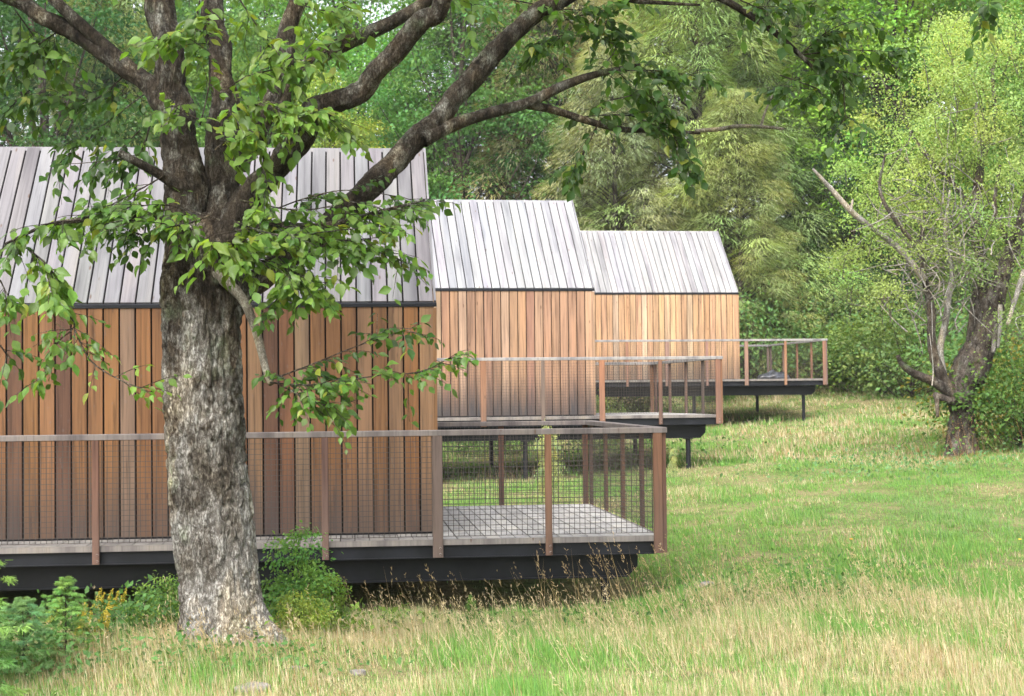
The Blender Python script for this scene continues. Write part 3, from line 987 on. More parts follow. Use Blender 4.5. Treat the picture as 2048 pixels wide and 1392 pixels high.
# the 300 leaves that show largest become parts of their own
score = LS[:, 1] / LP[:, 1] * (0.35 + np.abs(rot[:, 1, 2]))
vis = (np.abs(LP[:, 0] / LP[:, 1]) < 0.30) & ((LP[:, 2] - EYE) / LP[:, 1] < 0.235)
order = np.argsort(-(score * vis))
single, rest = order[:300], order[300:]
me_leaf = mesh_np('leaf', np.array(LEAF_V), [np.array(f) for f in LEAF_F], tint=np.ones((len(LEAF_V), 3)), smooth=True)
for i in single:
    o = link('leaf', me_leaf, M['leaf'], tree, color=(*LT[i], 1))
    mm = Matrix(rot[i].tolist()).to_4x4()
    mm = Matrix.Translation(Vector(LP[i] - T0)) @ mm @ Matrix.Diagonal((*LS[i], 1))
    o.matrix_local = mm
V, fs, T = scatter(LEAF_V, LEAF_F, LP[rest], rot[rest], LS[rest], LT[rest])
tpart('foliage', V, fs, M['leaf'], 'stuff', T)
V, fs = join(twigs)
tpart('twigs', V, fs, M['limb_bark'], 'stuff')
# the crown goes on above the picture: limbs carry many more leaves
n = 15000
cc = []
for q in range(150):
    a_ = r.uniform(0, 2 * np.pi)
    rad = 4.6 * math.sqrt(r.random())
    h = r.uniform(2.95, 7.5)
    cc.append((T0[0] + 0.9 + rad * math.cos(a_), T0[1] + 0.4 + rad * 0.9 * math.sin(a_), EYE + h))
cc = np.array(cc)
cc = cc[(cc[:, 2] - EYE) / cc[:, 1] > 0.262]
ci = r.integers(0, len(cc), n)
pos = cc[ci] + r.normal(0, 1, (n, 3)) * np.array([.5, .5, .26])
pos = pos[(pos[:, 2] - EYE) / pos[:, 1] > 0.244]
n = len(pos)
rot = frames(unit(r.normal(0, 1, (n, 3)) + np.array([0, 0, -.6])), unit(r.normal(0, .5, (n, 3)) + np.array([0, -.3, 1])))
tt = np.array(MD)[None] * r.uniform(.7, 1.4, (n, 1))
V, fs, T = scatter(SLEAF_V, SLEAF_F, pos, rot, r.uniform(.09, .13, n), tt)
tpart('upper_crown', V, fs, M['leaf'], 'stuff', T)

# ------------------------------------------------------------------ forest trees: prototypes
LEAFY, CONIF = [], []


def proto_leafy(seed, H, W, tone, n_clump, per, leaf, low=0.25, trunk_r=0.22):
    """A broadleaf tree standing at the origin: (trunk mesh, crown mesh)."""
    r = np.random.default_rng(seed)
    top = np.array([r.normal(0, .4), r.normal(0, .4), H * 0.86])
    tp = [np.array([0, 0, -0.4]), np.array([r.normal(0, .1), r.normal(0, .1), H * .25]), np.array([r.normal(0, .25), r.normal(0, .25), H * .55]), top]
    parts = [tube_arrays(tp, [trunk_r * 1.35, trunk_r, trunk_r * .65, trunk_r * .15], 12, 26, 0.15, 5, seed)]
    cen = []
    while len(cen) < n_clump:
        p = r.uniform(-1, 1, 3)
        d = np.linalg.norm(p * np.array([1, 1, 1]))
        if d > 1 or d < 0.35 and r.random() < .8:
            continue
        cen.append(p)
    cen = np.array(cen)
    z0, z1 = H * low, H
    zc, zh = (z0 + z1) / 2, (z1 - z0) / 2
    shape = 1 - 0.25 * np.clip(cen[:, 2], 0, 1)
    C = np.stack([cen[:, 0] * W / 2 * shape, cen[:, 1] * W / 2 * shape, zc + cen[:, 2] * zh], -1)
    for q in range(min(n_clump, 46)):
        b = C[q]
        f = np.clip((b[2] - 0.6) / H * 0.75, .12, .8)
        k = f * 3
        i = min(int(k), 2)
        base = tp[i] + (tp[i + 1] - tp[i]) * (k - i)
        mid = base * .45 + b * .55 + np.array([0, 0, -.25])
        parts.append(tube_arrays([base, mid, b], [trunk_r * .30, trunk_r * .16, 0.012], 5, 7))
    tv, tf = join(parts)
    n = n_clump * per
    ci = np.repeat(np.arange(n_clump), per)
    cr = r.uniform(.55, 1.05, n_clump)
    off = r.normal(0, 1, (n, 3)) * np.array([.62, .62, .30]) * cr[ci][:, None]
    # leaves sit towards the upper skin of each clump
    off[:, 2] += 0.22 * cr[ci] - 0.22 * (off[:, 0] ** 2 + off[:, 1] ** 2)
    pos = C[ci] + off
    up = unit(off * np.array([.7, .7, .9]) + np.array([0, 0, 1.0]) + r.normal(0, .55, (n, 3)))
    dr = unit(off * np.array([1, 1, .2]) + r.normal(0, .6, (n, 3)) + np.array([0, 0, -.35]))
    ct = r.uniform(.78, 1.25, n_clump)
    hue = r.uniform(-1, 1, n_clump)
    tt = np.array(tone)[None] * (ct[ci] * r.uniform(.75, 1.25, n))[:, None]
    tt = tt * (1 + hue[ci][:, None] * np.array([.22, .02, -.15])[None])
    V, fs, T = scatter(SLEAF_V, SLEAF_F, pos, frames(dr, up), leaf * r.uniform(.7, 1.3, n), tt)
    return (mesh_np('trunk', tv, tf, smooth=True), mesh_np('crown', V, fs, tint=T))


def proto_conifer(seed, H, W, tone, n_br, low=0.08, dead=0.15, trunk_r=0.2, width=0.034, length=0.30, spr=9, per=26, droop=0.35):
    """A feathery conifer: drooping boughs carrying fans of fine sprays."""
    r = np.random.default_rng(seed)
    tp = [np.array([0, 0, -0.4]), np.array([r.normal(0, .08), r.normal(0, .08), H * .4]), np.array([r.normal(0, .15), 0, H * .98])]
    parts = [tube_arrays(tp, [trunk_r * 1.3, trunk_r * .85, .02], 10, 22, 0.12, 5, seed)]
    P, D, N, T = [], [], [], []
    for q in range(n_br):
        t = low + (1 - low) * (q + r.random()) / n_br
        h = H * t
        az = q * 2.399 + r.normal(0, .4)
        ln = (W / 2) * (1 - t) ** 0.62 * r.uniform(.7, 1.18) + .35
        b0 = np.array([0, 0, h])
        d = np.array([math.cos(az), math.sin(az), 0])
        rise = r.uniform(.0, .22)
        ts = np.linspace(0, 1, 6)
        cur = b0 + d * ln * ts[:, None] + np.array([0, 0, 1.0]) * (rise * ts - droop * ts ** 2.2)[:, None] * ln
        parts.append(tube_arrays(cur[[0, 2, 5]], [trunk_r * .2 * (1 - t) + .014, .012, .004], 4, 7))
        isdead = r.random() < dead
        bt = r.uniform(.72, 1.3)
        hue = r.uniform(-1, 1)
        for k in range(spr if not isdead else 2):
            u = r.uniform(.28, 1.0)
            c = np.array([np.interp(u, ts, cur[:, i]) for i in range(3)])
            side = np.array([-d[1], d[0], 0]) * r.uniform(-1, 1)
            c = c + side * ln * .24 * (1.15 - u)
            sd_ = unit(d * .8 + side * 1.0 + np.array([0, 0, -.18]))
            s2 = np.cross(sd_, [0, 0, 1])
            m = per
            a = r.uniform(-1.25, 1.25, m)
            fd = unit(sd_[None] * np.cos(a)[:, None] + s2[None] * np.sin(a)[:, None] + np.array([0, 0, -1])[None] * r.uniform(-.25, .75, m)[:, None])
            P.append(c + fd * r.uniform(0, .34, m)[:, None] + r.normal(0, .07, (m, 3)))
            D.append(fd)
            N.append(unit(np.array([0, 0, 1.0]) + r.normal(0, .5, (m, 3))))
            cc_ = np.array(tone) * bt * r.uniform(.75, 1.3, m)[:, None] * (1 + hue * np.array([.20, .02, -.1]))
            T.append(cc_)
    P, D, N, T = map(np.concatenate, (P, D, N, T))
    n = len(P)
    ls = length * r.uniform(.6, 1.3, n)
    V, fs, TT = scatter(NEED_V, NEED_F, P, frames(D, N), np.stack([width * r.uniform(.7, 1.4, n), ls, ls], -1), T)
    tv, tf = join(parts)
    return (mesh_np('trunk', tv, tf, smooth=True), mesh_np('crown', V, fs, tint=TT))


def proto_puff(seed, H, W, tone, n_puff, per=420, low=0.05, trunk_r=0.2, width=0.024, length=0.30):
    """A billowing feathery tree: mounds of fine drooping strands on arching boughs."""
    r = np.random.default_rng(seed)
    tp = [np.array([0, 0, -0.4]), np.array([r.normal(0, .1), r.normal(0, .1), H * .4]), np.array([r.normal(0, .2), 0, H * .97])]
    parts = [tube_arrays(tp, [trunk_r * 1.3, trunk_r * .85, .02], 10, 22, 0.12, 5, seed)]
    P, D, N, T = [], [], [], []
    for q in range(n_puff):
        t = low + (1 - low) * ((q + r.random()) / n_puff) ** 1.1
        az = q * 2.399 + r.normal(0, .5)
        ln = (W / 2) * (1 - t * .92) ** 0.7 * r.uniform(.55, 1.12)
        d = np.array([math.cos(az), math.sin(az), 0])
        c = np.array([0, 0, H * t]) + d * ln
        b0 = np.array([0, 0, max(.5, H * t - ln * .25)])
        mid = (b0 + c) / 2 + np.array([0, 0, .22 * ln])
        parts.append(tube_arrays([b0, mid, c], [trunk_r * .25 * (1 - t) + .02, .02, .006], 5, 8))
        for k in range(3):
            parts.append(tube_arrays([mid, (mid + c) / 2 + r.normal(0, .3, 3), c + r.normal(0, .55, 3)], [.014, .010, .005], 4, 6))
        rad = r.uniform(.65, 1.15)
        sh = np.array([1.1, 1.1, .66]) * rad
        m = int(per * rad)
        o = unit(r.normal(0, 1, (m, 3)) + np.array([0, 0, .45]) + d * .35)
        u = r.uniform(.72, 1.04, m)[:, None]
        P.append(c + o * sh * u)
        D.append(unit(o * np.array([1, 1, .35]) + d * .35 + np.array([0, 0, -.55]) + r.normal(0, .14, (m, 3))))
        N.append(unit(o * 1.0 + np.array([0, 0, .6]) + r.normal(0, .15, (m, 3))))
        hue = r.uniform(-1, 1)
        T.append(np.array(tone) * r.uniform(.8, 1.2) * r.uniform(.85, 1.15, (m, 1)) * (1 + hue * np.array([.14, .02, -.05])))
    P, D, N, T = map(np.concatenate, (P, D, N, T))
    g = r.random(len(P)) < .07                                     # bare greyish twigs among the green
    T[g] = np.array([.20, .185, .14])
    n = len(P)
    ls = length * r.uniform(.55, 1.35, n)
    V, fs, TT = scatter(NEED_V, NEED_F, P, frames(D, N), np.stack([width * r.uniform(.6, 1.5, n), ls, ls], -1), T)
    tv, tf = join(parts)
    return (mesh_np('trunk', tv, tf, smooth=True), mesh_np('crown', V, fs, tint=TT))


OLIVE, OLIVE2 = (0.245, 0.270, 0.118), (0.200, 0.235, 0.105)
PROTO = {
    'maple': proto_leafy(31, 17, 9.5, (0.075, 0.165, 0.032), 150, 190, .17, .12),
    'maple2': proto_leafy(32, 19, 9.0, (0.055, 0.130, 0.030), 150, 190, .17, .10),
    'dark': proto_leafy(33, 18, 8.5, (0.034, 0.082, 0.024), 140, 170, .18, .08),
    'lime': proto_leafy(34, 16, 8.0, (0.150, 0.230, 0.040), 140, 200, .15, .12),
    'olive': proto_puff(41, 17, 9.5, OLIVE, 165),
    'olive2': proto_puff(42, 20, 9.0, OLIVE2, 185),
    'hemlock': proto_conifer(43, 19, 8.5, (0.040, 0.075, 0.030), 190, dead=0.25),
}
SPECIES = {'maple': 'far_leaf', 'maple2': 'far_leaf', 'dark': 'far_leaf', 'lime': 'far_leaf', 'olive': 'needle', 'olive2': 'needle', 'hemlock': 'needle'}


def plant(name, kind, px, Y, h_scale, label, cat='tree', group='forest trees behind the cabins', rz=0.0, sxy=1.0, tint=(1, 1, 1), sink=0.0):
    tv, cv = PROTO[kind]
    x = at(px, 700, Y)[0]
    z = float(ground(np.array([x]), np.array([Y]))[0]) - sink
    e = thing(name, (x, Y, z), label, cat, group, rz)
    e.scale = (h_scale * sxy, h_scale * sxy, h_scale)
    link('trunk', tv, M['far_bark'], e)
    o = link('crown', cv, M[SPECIES[kind]], e, color=(*tint, 1))
    return e


FOREST = [  # kind, pixel column, distance, height scale, label
    ('dark', 60, 58, 1.00, 'dark green broadleaf tree at the far left, behind the nearest cabin roof'),
    ('olive', 215, 62, 0.95, 'yellow-olive conifer behind the nearest roof, left of the big trunk'),
    ('hemlock', 130, 68, 1.15, 'dark conifer with bare trunk showing, far left above the nearest roof'),
    ('maple2', 340, 70, 1.05, 'mid green broadleaf tree showing behind the forked top of the big tree'),
    ('maple', 520, 60, 0.86, 'bright green broadleaf tree right behind the fork of the big tree'),
    ('lime', 660, 57, 0.72, 'yellow-green broadleaf tree above the nearest roof, between the big limbs'),
    ('maple', 800, 64, 0.78, 'bright green broadleaf tree under the small gap of open sky'),
    ('maple2', 940, 60, 0.92, 'deep green broadleaf tree above the right end of the nearest roof'),
    ('hemlock', 985, 64, 1.25, 'dark conifer with straight blackish trunk above the middle cabin'),
    ('olive', 1120, 62, 1.00, 'feathery olive conifer rising straight behind the middle cabin roof'),
    ('olive2', 1290, 66, 1.00, 'tall feathery olive conifer behind the gap between middle and far roofs'),
    ('olive', 1400, 58, 0.92, 'feathery olive conifer directly behind the far cabin'),
    ('olive2', 1540, 60, 0.86, 'feathery olive conifer just right of the far cabin, above its deck'),
    ('olive', 1230, 57, 0.72, 'shorter feathery olive tree above the left half of the far roof'),
    ('olive2', 1480, 55, 0.50, 'low feathery olive tree beside the far gable'),
    ('maple2', 1640, 66, 1.05, 'mid green broadleaf tree between the olive conifers and the old apple tree'),
    ('lime', 1790, 60, 1.08, 'light green broadleaf tree behind the left side of the apple tree'),
    ('lime', 1960, 64, 1.12, 'light green broadleaf tree behind the apple tree trunk'),
    ('maple', 2090, 56, 1.00, 'green broadleaf tree at the far right edge'),
    ('dark', 1720, 58, 0.55, 'low dark green tree at the meadow edge right of the far deck'),
    ('dark', 1880, 56, 0.50, 'low dark green tree in the shade behind the apple tree'),
    ('maple2', 440, 82, 1.2, 'distant green tree seen through the top fork of the big tree'),
    ('dark', 200, 84, 1.25, 'distant dark tree high on the slope at the left'),
    ('olive', 1010, 80, 1.2, 'distant olive conifer high behind the dark straight trunk'),
    ('maple2', 1200, 84, 1.25, 'distant green tree at the top, over the middle cabin'),
    ('olive2', 1420, 82, 1.25, 'distant olive conifer at the top, over the far cabin'),
    ('maple', 1600, 84, 1.25, 'distant green tree at the top, right of the far cabin'),
    ('maple2', 1850, 82, 1.3, 'distant green tree at the top right behind the apple crown'),
    ('maple', 720, 76, 1.12, 'distant bright green tree filling the gap beneath the open sky'),
    ('maple2', 600, 88, 1.2, 'distant green tree on the slope between the big limbs'),
    ('dark', -80, 64, 1.1, 'dark tree cut by the left edge of the view'),
    ('maple2', 2060, 80, 1.3, 'distant tree filling the top right corner'),
]
rf = random.Random(5)
for kd, px, Y, hsc, lab in FOREST:
    nm = {'olive': 'feathery_conifer', 'olive2': 'feathery_conifer', 'hemlock': 'dark_conifer'}.get(kd, 'broadleaf_tree')
    plant(nm, kd, px, Y, hsc, lab, rz=rf.uniform(0, 6.28), sxy=rf.uniform(.95, 1.15), tint=tuple(1.3 + rf.uniform(-.14, .14) for _ in range(3)))

# shrubs along the meadow edge
PROTO['shrub'] = proto_leafy(51, 3.0, 4.2, (0.105, 0.178, 0.052), 54, 84, .13, -0.05, .05)
PROTO['shrub2'] = proto_leafy(52, 2.4, 3.6, (0.085, 0.150, 0.030), 50, 130, .12, -0.05, .04)
PROTO['gold'] = proto_leafy(53, 2.0, 2.6, (0.24, 0.21, 0.045), 30, 120, .10, 0.0, .03)
SPECIES.update(shrub='far_leaf', shrub2='far_leaf', gold='far_leaf')
SHRUBS = [
    ('shrub', 1500, 54, 1.1, 'dark bush behind the corner of the far cabin deck'),
    ('shrub2', 1580, 56, 1.2, 'mid green bush seen through the far deck railing'),
    ('shrub', 1690, 55, 1.15, 'dense green bush just right of the far deck railing'),
    ('shrub2', 1760, 52, 1.0, 'bright green bush at the meadow edge left of the apple tree'),
    ('shrub', 1830, 50, 1.0, 'dark green bush close behind the apple tree on its left'),
    ('shrub', 2030, 46, 1.1, 'dark green bush close behind the apple tree on its right'),
    ('gold', 2015, 34, 0.95, 'golden yellow bush right of the apple trunk'),
    ('shrub2', 2040, 30, 0.75, 'low green bush at the right edge beside the apple trunk'),
    ('shrub', 1230, 47, 0.55, 'low dark bush under the far deck, left of its stilts'),
    ('shrub2', 1420, 52, 0.45, 'low bush in the shade under the far deck'),
    ('shrub', 1010, 37.5, 0.42, 'dark low bush behind the stilts of the middle deck, seen through the near railing'),
    ('shrub', 1180, 37.5, 0.40, 'dark low bush under the middle deck, right of its inner stilt'),
    ('shrub', 920, 38, 0.42, 'dark low bush under the middle deck beside the nearest cabin corner'),
]
for kd, px, Y, hsc, lab in SHRUBS:
    plant('bush', kd, px, Y, hsc, lab, 'bush', 'bushes at the meadow edge', rf.uniform(0, 6.28), rf.uniform(.95, 1.1), tuple(1 + rf.uniform(-.1, .1) for _ in range(3)), 0.05)

# ------------------------------------------------------------------ the old apple tree at the right
AY = 30.0
ab = at(1922, 890, AY)
az_ = float(ground(ab[0:1], ab[1:2])[0])
apple = thing('apple_tree', (ab[0], ab[1], az_), 'old light green apple tree with twisted dark trunk in the meadow at right', 'tree')
A0 = np.array([ab[0], ab[1], az_])


def apart(name, V, faces, mat, kind=None, tint=None, smooth=True):
    o = link(name, mesh_np(name, V - A0, faces, tint=tint, smooth=smooth), mat, apple)
    if kind:
        o['kind'] = kind
    return o


AL = [  # pixel line, widths, distance from/to, part name, material
    ([(1926, 925), (1922, 880), (1924, 830), (1922, 790), (1936, 740), (1960, 690)], [84, 62, 52, 54, 60, 52], 30, 30, 'trunk', 'apple_bark'),
    ([(1940, 760), (1966, 690), (1984, 620), (1996, 570), (2024, 500), (2050, 420), (2070, 300)], [58, 54, 46, 36, 28, 22, 12], 30, 29.4, 'limb', 'apple_bark'),
    ([(1946, 730), (1954, 640), (1962, 560), (1954, 470), (1952, 400), (1962, 320), (1972, 240)], [40, 34, 28, 24, 20, 16, 9], 30.2, 30.6, 'limb', 'apple_bark'),
    ([(1924, 800), (1896, 780), (1878, 740), (1864, 690), (1862, 620), (1850, 560), (1842, 500), (1850, 420)], [32, 28, 22, 18, 16, 13, 10, 6], 29.8, 29.3, 'limb', 'apple_bark'),
    ([(1888, 765), (1880, 700), (1892, 640), (1898, 590), (1904, 540), (1890, 470), (1900, 380)], [18, 15, 14, 12, 10, 8, 4], 29.7, 29.6, 'branch', 'dead_bark'),
    ([(1905, 790), (1870, 765), (1830, 748), (1805, 730), (1796, 712)], [22, 18, 16, 12, 8], 29.7, 29.2, 'branch', 'apple_bark'),
    ([(1925, 800), (1896, 800), (1872, 790), (1874, 800), (1875, 834)], [22, 18, 12, 10, 6], 29.7, 29.5, 'branch', 'apple_bark'),
    ([(1985, 610), (1990, 660), (1986, 705)], [14, 11, 8], 29.7, 29.6, 'branch', 'dead_bark'),
    ([(2000, 610), (2000, 650), (1996, 695)], [10, 8, 5], 29.6, 29.5, 'branch', 'dead_bark'),
    ([(1850, 560), (1800, 500), (1750, 460), (1705, 425), (1660, 375), (1626, 338)], [16, 13, 11, 12, 9, 5], 29.4, 28.8, 'branch', 'dead_bark'),
    ([(1702, 422), (1704, 408), (1706, 398)], [6, 5, 3], 28.9, 28.9, 'branch', 'dead_bark'),
    ([(1962, 320), (1950, 270), (1954, 230), (1952, 205)], [10, 9, 8, 5], 30.4, 30.3, 'branch', 'dead_bark'),
    ([(2050, 540), (2030, 600), (2015, 650)], [14, 10, 8], 29.3, 29.2, 'branch', 'dead_bark'),
    ([(1842, 500), (1790, 440), (1760, 380), (1770, 310)], [10, 9, 7, 4], 29.3, 29.0, 'branch', 'apple_bark'),
    ([(1952, 420), (1890, 350), (1830, 280), (1800, 200)], [14, 11, 8, 4], 30.4, 30.8, 'branch', 'apple_bark'),
    ([(1960, 330), (1990, 240), (1985, 150), (2000, 80)], [13, 10, 7, 4], 30.5, 31, 'branch', 'apple_bark'),
    ([(2024, 500), (1990, 420), (2000, 330)], [12, 9, 5], 29.6, 29.2, 'branch', 'apple_bark'),
]
seed = 60
for pts, wid, y0, y1, nm, mt in AL:
    seed += 1
    L3 = px_line(pts, y0, y1)
    V, Fc = tube_arrays(L3, np.array(wid) / 2 / F_PX * AY, 40 if wid[0] > 30 else 12, 90 if wid[0] > 30 else 30, 0.22 if wid[0] > 30 else 0.14, 9.0, seed)
    apart(nm, V, Fc, M[mt])
# crown: clumps with centre pixel and spread
r = np.random.default_rng(77)
CL = []
def ell(cx, cy, rx, ry, n, tone):
    for q in range(n):
        a_, b_ = r.uniform(0, 6.283), math.sqrt(r.random())
        CL.append((at(cx + rx * b_ * math.cos(a_), cy + ry * b_ * math.sin(a_), 30.8 + r.normal(0, 1.0)), tone))
LM, LM2, LM3 = (0.225, 0.345, 0.100), (0.195, 0.310, 0.090), (0.16, 0.250, 0.085)
ell(1890, 190, 170, 150, 46, LM)
ell(1960, 120, 130, 110, 26, LM)
ell(1840, 330, 150, 110, 34, LM)
ell(1990, 330, 90, 140, 20, LM2)
ell(1800, 450, 110, 70, 15, LM2)
ell(1770, 560, 90, 50, 7, LM3)
ell(1940, 480, 110, 70, 10, LM3)
ell(1880, 500, 120, 70, 13, LM3)
ell(1720, 510, 60, 60, 6, LM2)
ell(2040, 480, 50, 150, 14, LM2)
ell(2040, 600, 30, 50, 4, LM3)
P, T, tw = [], [], []
for c, tone in CL:
    m = 300
    d = r.normal(0, 1, (m, 3)) * np.array([.30, .30, .15]) * r.uniform(.6, 1.15)
    d[:, 2] -= .22 * (d[:, 0] ** 2 + d[:, 1] ** 2) / .2
    P.append(c + d)
    T.append(np.array(tone)[None] * r.uniform(.72, 1.25) * r.uniform(.82, 1.16, (m, 1)) * np.array([[r.uniform(.92, 1.28), 1, r.uniform(.8, 1.1)]]))
    for q in range(1):
        e_ = c + r.normal(0, .35, 3)
        tw.append(tube_arrays([c + np.array([0.05, 0, -.45]) + r.normal(0, .2, 3), c, e_], [.008, .006, .003], 4, 5))
P, T = np.concatenate(P), np.concatenate(T)
n = len(P)
V, fs, TT = scatter(SLEAF_V, SLEAF_F, P, frames(unit(r.normal(0, 1, (n, 3)) + np.array([0, 0, -.2])), unit(r.normal(0, .45, (n, 3)) + np.array([0, -.5, .8]))), r.uniform(.036, .066, n), T)
apart('crown', V, fs, M['far_leaf'], 'stuff', TT)
V, fs = join(tw)
apart('twigs', V, fs, M['apple_bark'], 'stuff')
tw = []
for q in range(260):
    c = at(r.normal(1890, 70), r.normal(500, 85), 29.6 + r.normal(0, .5))
    d = unit(r.normal(0, 1, 3) + np.array([-.3, 0, .4]))
    tw.append(tube_arrays([c, c + d * .3 + r.normal(0, .05, 3), c + d * r.uniform(.45, .9) + r.normal(0, .1, 3)], [.014, .010, .005], 4, 6))
V, fs = join(tw)
apart('bare_twigs', V, fs, M['dead_bark'], 'stuff')

# ------------------------------------------------------------------ meadow grass
r = np.random.default_rng(101)
BL_V = [(-.5, 0, 0), (.5, 0, 0), (-.42, .5, .10), (.42, .5, .10), (0, 1, .42)]
BL_F = [[(0, 1, 3, 2)], [(2, 3, 4)]]


def in_deck(x, y, grow=0.0, c=0):
    X, Y, Z, th = CABINS[c]
    dx, dy = x - X, y - Y
    u = dx * math.cos(th) + dy * math.sin(th)
    v = -dx * math.sin(th) + dy * math.cos(th)
    return (u < WD + grow) & (v > -FR - grow) & (v < BK + grow)


def dryness(x, y):
    b = np.interp(y, [8, 10, 12.5, 15, 18, 23, 27, 31, 38, 60], [.26, .24, .22, .10, -.10, -.16, -.08, .20, .34, .42])
    left = np.clip((0.9 - x) / 2.0, 0, 1) * np.clip((17 - y) / 4, 0, 1)
    b = b + left * .42
    behind = np.exp(-((x - 0.6) / 1.6) ** 2) * np.exp(-((y - 24.2) / 2.0) ** 2)
    b = b + behind * .5
    b = b + .45 * np.exp(-(((x - 8.0) / 1.3) ** 2 + ((y - 29.3) / 1.5) ** 2))
    n = fbm(np.stack([x * .75, y * .42, 0 * x], -1), 4, 31) - .5
    n2 = fbm(np.stack([x * 2.6, y * 1.4, 0 * x + 4], -1), 3, 35) - .5
    return np.clip(b + n * 1.25 + n2 * .9, 0, 1)


def blades(n, y0, y1, xl, xr, w, lmin, lmax, bias=1.0):
    y = y0 + (y1 - y0) * r.random(n) ** bias
    lo = np.maximum(-.335 * y - .9, xl)
    hi = np.minimum(.335 * y + 1.6, xr)
    x = lo + (hi - lo) * r.random(n)
    az = r.uniform(0, 2 * np.pi, n)
    tuft = r.random(n) < .55                                       # most blades stand in tufts
    per = 26
    ctr = (np.arange(n) // per) * per
    rad = np.abs(r.normal(0, .035 + .0016 * y, n))
    x = np.where(tuft, x[ctr] + np.cos(az) * rad, x)
    y = np.where(tuft, y[ctr] + np.sin(az) * rad, y)
    boost = np.where(tuft, r.uniform(.7, 1.45, n)[ctr], .85)
    keep = ~in_deck(x, y, -0.1, 0) | (r.random(n) < .04)
    for c in (1, 2):
        keep &= ~in_deck(x, y, -0.5, c) | (r.random(n) < .35)
    keep &= ((x - T0[0]) ** 2 + (y - T0[1]) ** 2 > .22 ** 2)
    x, y, az, boost = x[keep], y[keep], az[keep], boost[keep]
    n = len(x)
    d = dryness(x, y)
    dry = r.random(n) < d
    tall = fbm(np.stack([x * 1.1, y * .9, 0 * x + 9], -1), 3, 44)
    ln = (lmin + (lmax - lmin) * np.clip((tall - .25) * 1.8, 0, 1)) * r.uniform(.55, 1.25, n) * np.where(dry, 1.15, .9)
    pos = np.stack([x, y, ground(x, y) - .012], -1)
    ln = ln * boost
    lean = r.uniform(.25, 1.9, n)
    wind = np.array([-.10, -.05, 0])
    dirv = unit(np.stack([np.cos(az) * lean, np.sin(az) * lean, np.ones(n)], -1) + wind)
    nrm = np.stack([np.cos(az), np.sin(az), .25 + 0 * az], -1) * -1
    g = np.array([.140, .300, .062])
    g2 = np.array([.095, .225, .055])
    g3 = np.array([.190, .320, .076])
    blue = np.array([.150, .250, .095])
    hz = fbm(np.stack([x * .5, y * .35, 0 * x + 2], -1), 3, 61)
    pick = r.random(n)
    tg = np.where((pick < .30)[:, None], g2, np.where((pick < .62)[:, None], g, g3))
    bl = np.exp(-(((x - 5.6) / 2.2) ** 2 + ((y - 21.5) / 3.2) ** 2)) > .25 + r.random(n) * 1.4
    tg = np.where(bl[:, None], blue, tg)
    t1, t2, t3 = np.array([.44, .37, .235]), np.array([.36, .285, .17]), np.array([.49, .43, .31])
    rust = np.array([.36, .19, .095])
    td = np.where((pick < .45)[:, None], t1, np.where((pick < .75)[:, None], t2, t3))
    rs = (np.exp(-(((x - 8.3) / .8) ** 2 + ((y - 29.2) / .9) ** 2)) > r.random(n)) | (r.random(n) < .05)
    td = np.where(rs[:, None], rust, td)
    tint = np.where(dry[:, None], td, tg) * r.uniform(.75, 1.22, (n, 1))
    sc = np.stack([w * r.uniform(.6, 1.5, n), ln, ln], -1)
    return scatter(BL_V, BL_F, pos, frames(dirv, nrm), sc, tint)


parts = [blades(340000, 8.0, 16.2, -9, 9, .0034, .04, .15), blades(190000, 16.0, 31, -1.5, 14, .0066, .035, .12, 1.15), blades(100000, 30.5, 62, -2, 26, .015, .06, .19, 1.1)]
off, VV, F4, F3, TT = 0, [], [], [], []
for V, fs, T in parts:
    VV.append(V)
    F4.append(fs[0] + off)
    F3.append(fs[1] + off)
    TT.append(T)
    off += len(V)
tag(link('meadow_grass', mesh_np('meadow_grass', np.vstack(VV), [np.vstack(F4), np.vstack(F3)], tint=np.vstack(TT)), M['grass']),
    'mixed green and straw-coloured meadow grass covering the ground', 'grass', kind='stuff')

# tall dry flowering stalks in front of the near deck and through the meadow
P, D, S, T, HP, HD_ = [], [], [], [], [], []
def stalks(n, cx, cy, rx, ry, l0, l1, tone):
    for q in range(n):
        x, y = cx + r.normal(0, rx), cy + r.normal(0, ry)
        if in_deck(np.array([x]), np.array([y]), 0.0, 0)[0]:
            continue
        z = float(ground(np.array([x]), np.array([y]))[0])
        ln = r.uniform(l0, l1)
        d = unit(np.array([-.38 + r.normal(0, .28), r.normal(-.05, .2), 1.0]))
        P.append((x, y, z)); D.append(d); S.append((.0032, ln, ln)); T.append(np.array(tone) * r.uniform(.7, 1.25))
        tip = np.array([x, y, z]) + d * ln
        for k in range(9):
            HP.append(tip - d * r.uniform(0.0, .16) + np.array([-.03, 0, .1]) * 0); HD_.append(unit(d + r.normal(0, .45, 3)))
stalks(75, 1.35, 14.35, .75, .28, .45, .85, (.42, .31, .19))
stalks(170, 1.7, 13.2, .9, .45, .25, .48, (.47, .38, .26))
stalks(150, -.3, 12.7, 1.0, .5, .22, .42, (.46, .38, .25))
stalks(110, 3.1, 13.0, .9, .8, .2, .42, (.46, .37, .25))
stalks(45, -.2, 14.2, .9, .3, .35, .7, (.40, .31, .18))
stalks(70, 2.4, 13.6, .8, .7, .35, .62, (.46, .35, .22))
stalks(420, 0.6, 11.6, 1.9, 1.2, .20, .42, (.46, .38, .25))
stalks(130, -1.9, 10.6, .5, .22, .10, .26, (.40, .31, .19))
stalks(60, -1.9, 11.0, .45, .30, .10, .22, (.40, .31, .19))
stalks(160, 2.6, 10.6, 1.2, .9, .16, .36, (.48, .41, .27))
stalks(120, 4.2, 15, 1.8, 3.0, .25, .5, (.46, .38, .22))
stalks(60, 8.2, 29.3, .7, .5, .5, .95, (.42, .25, .14))
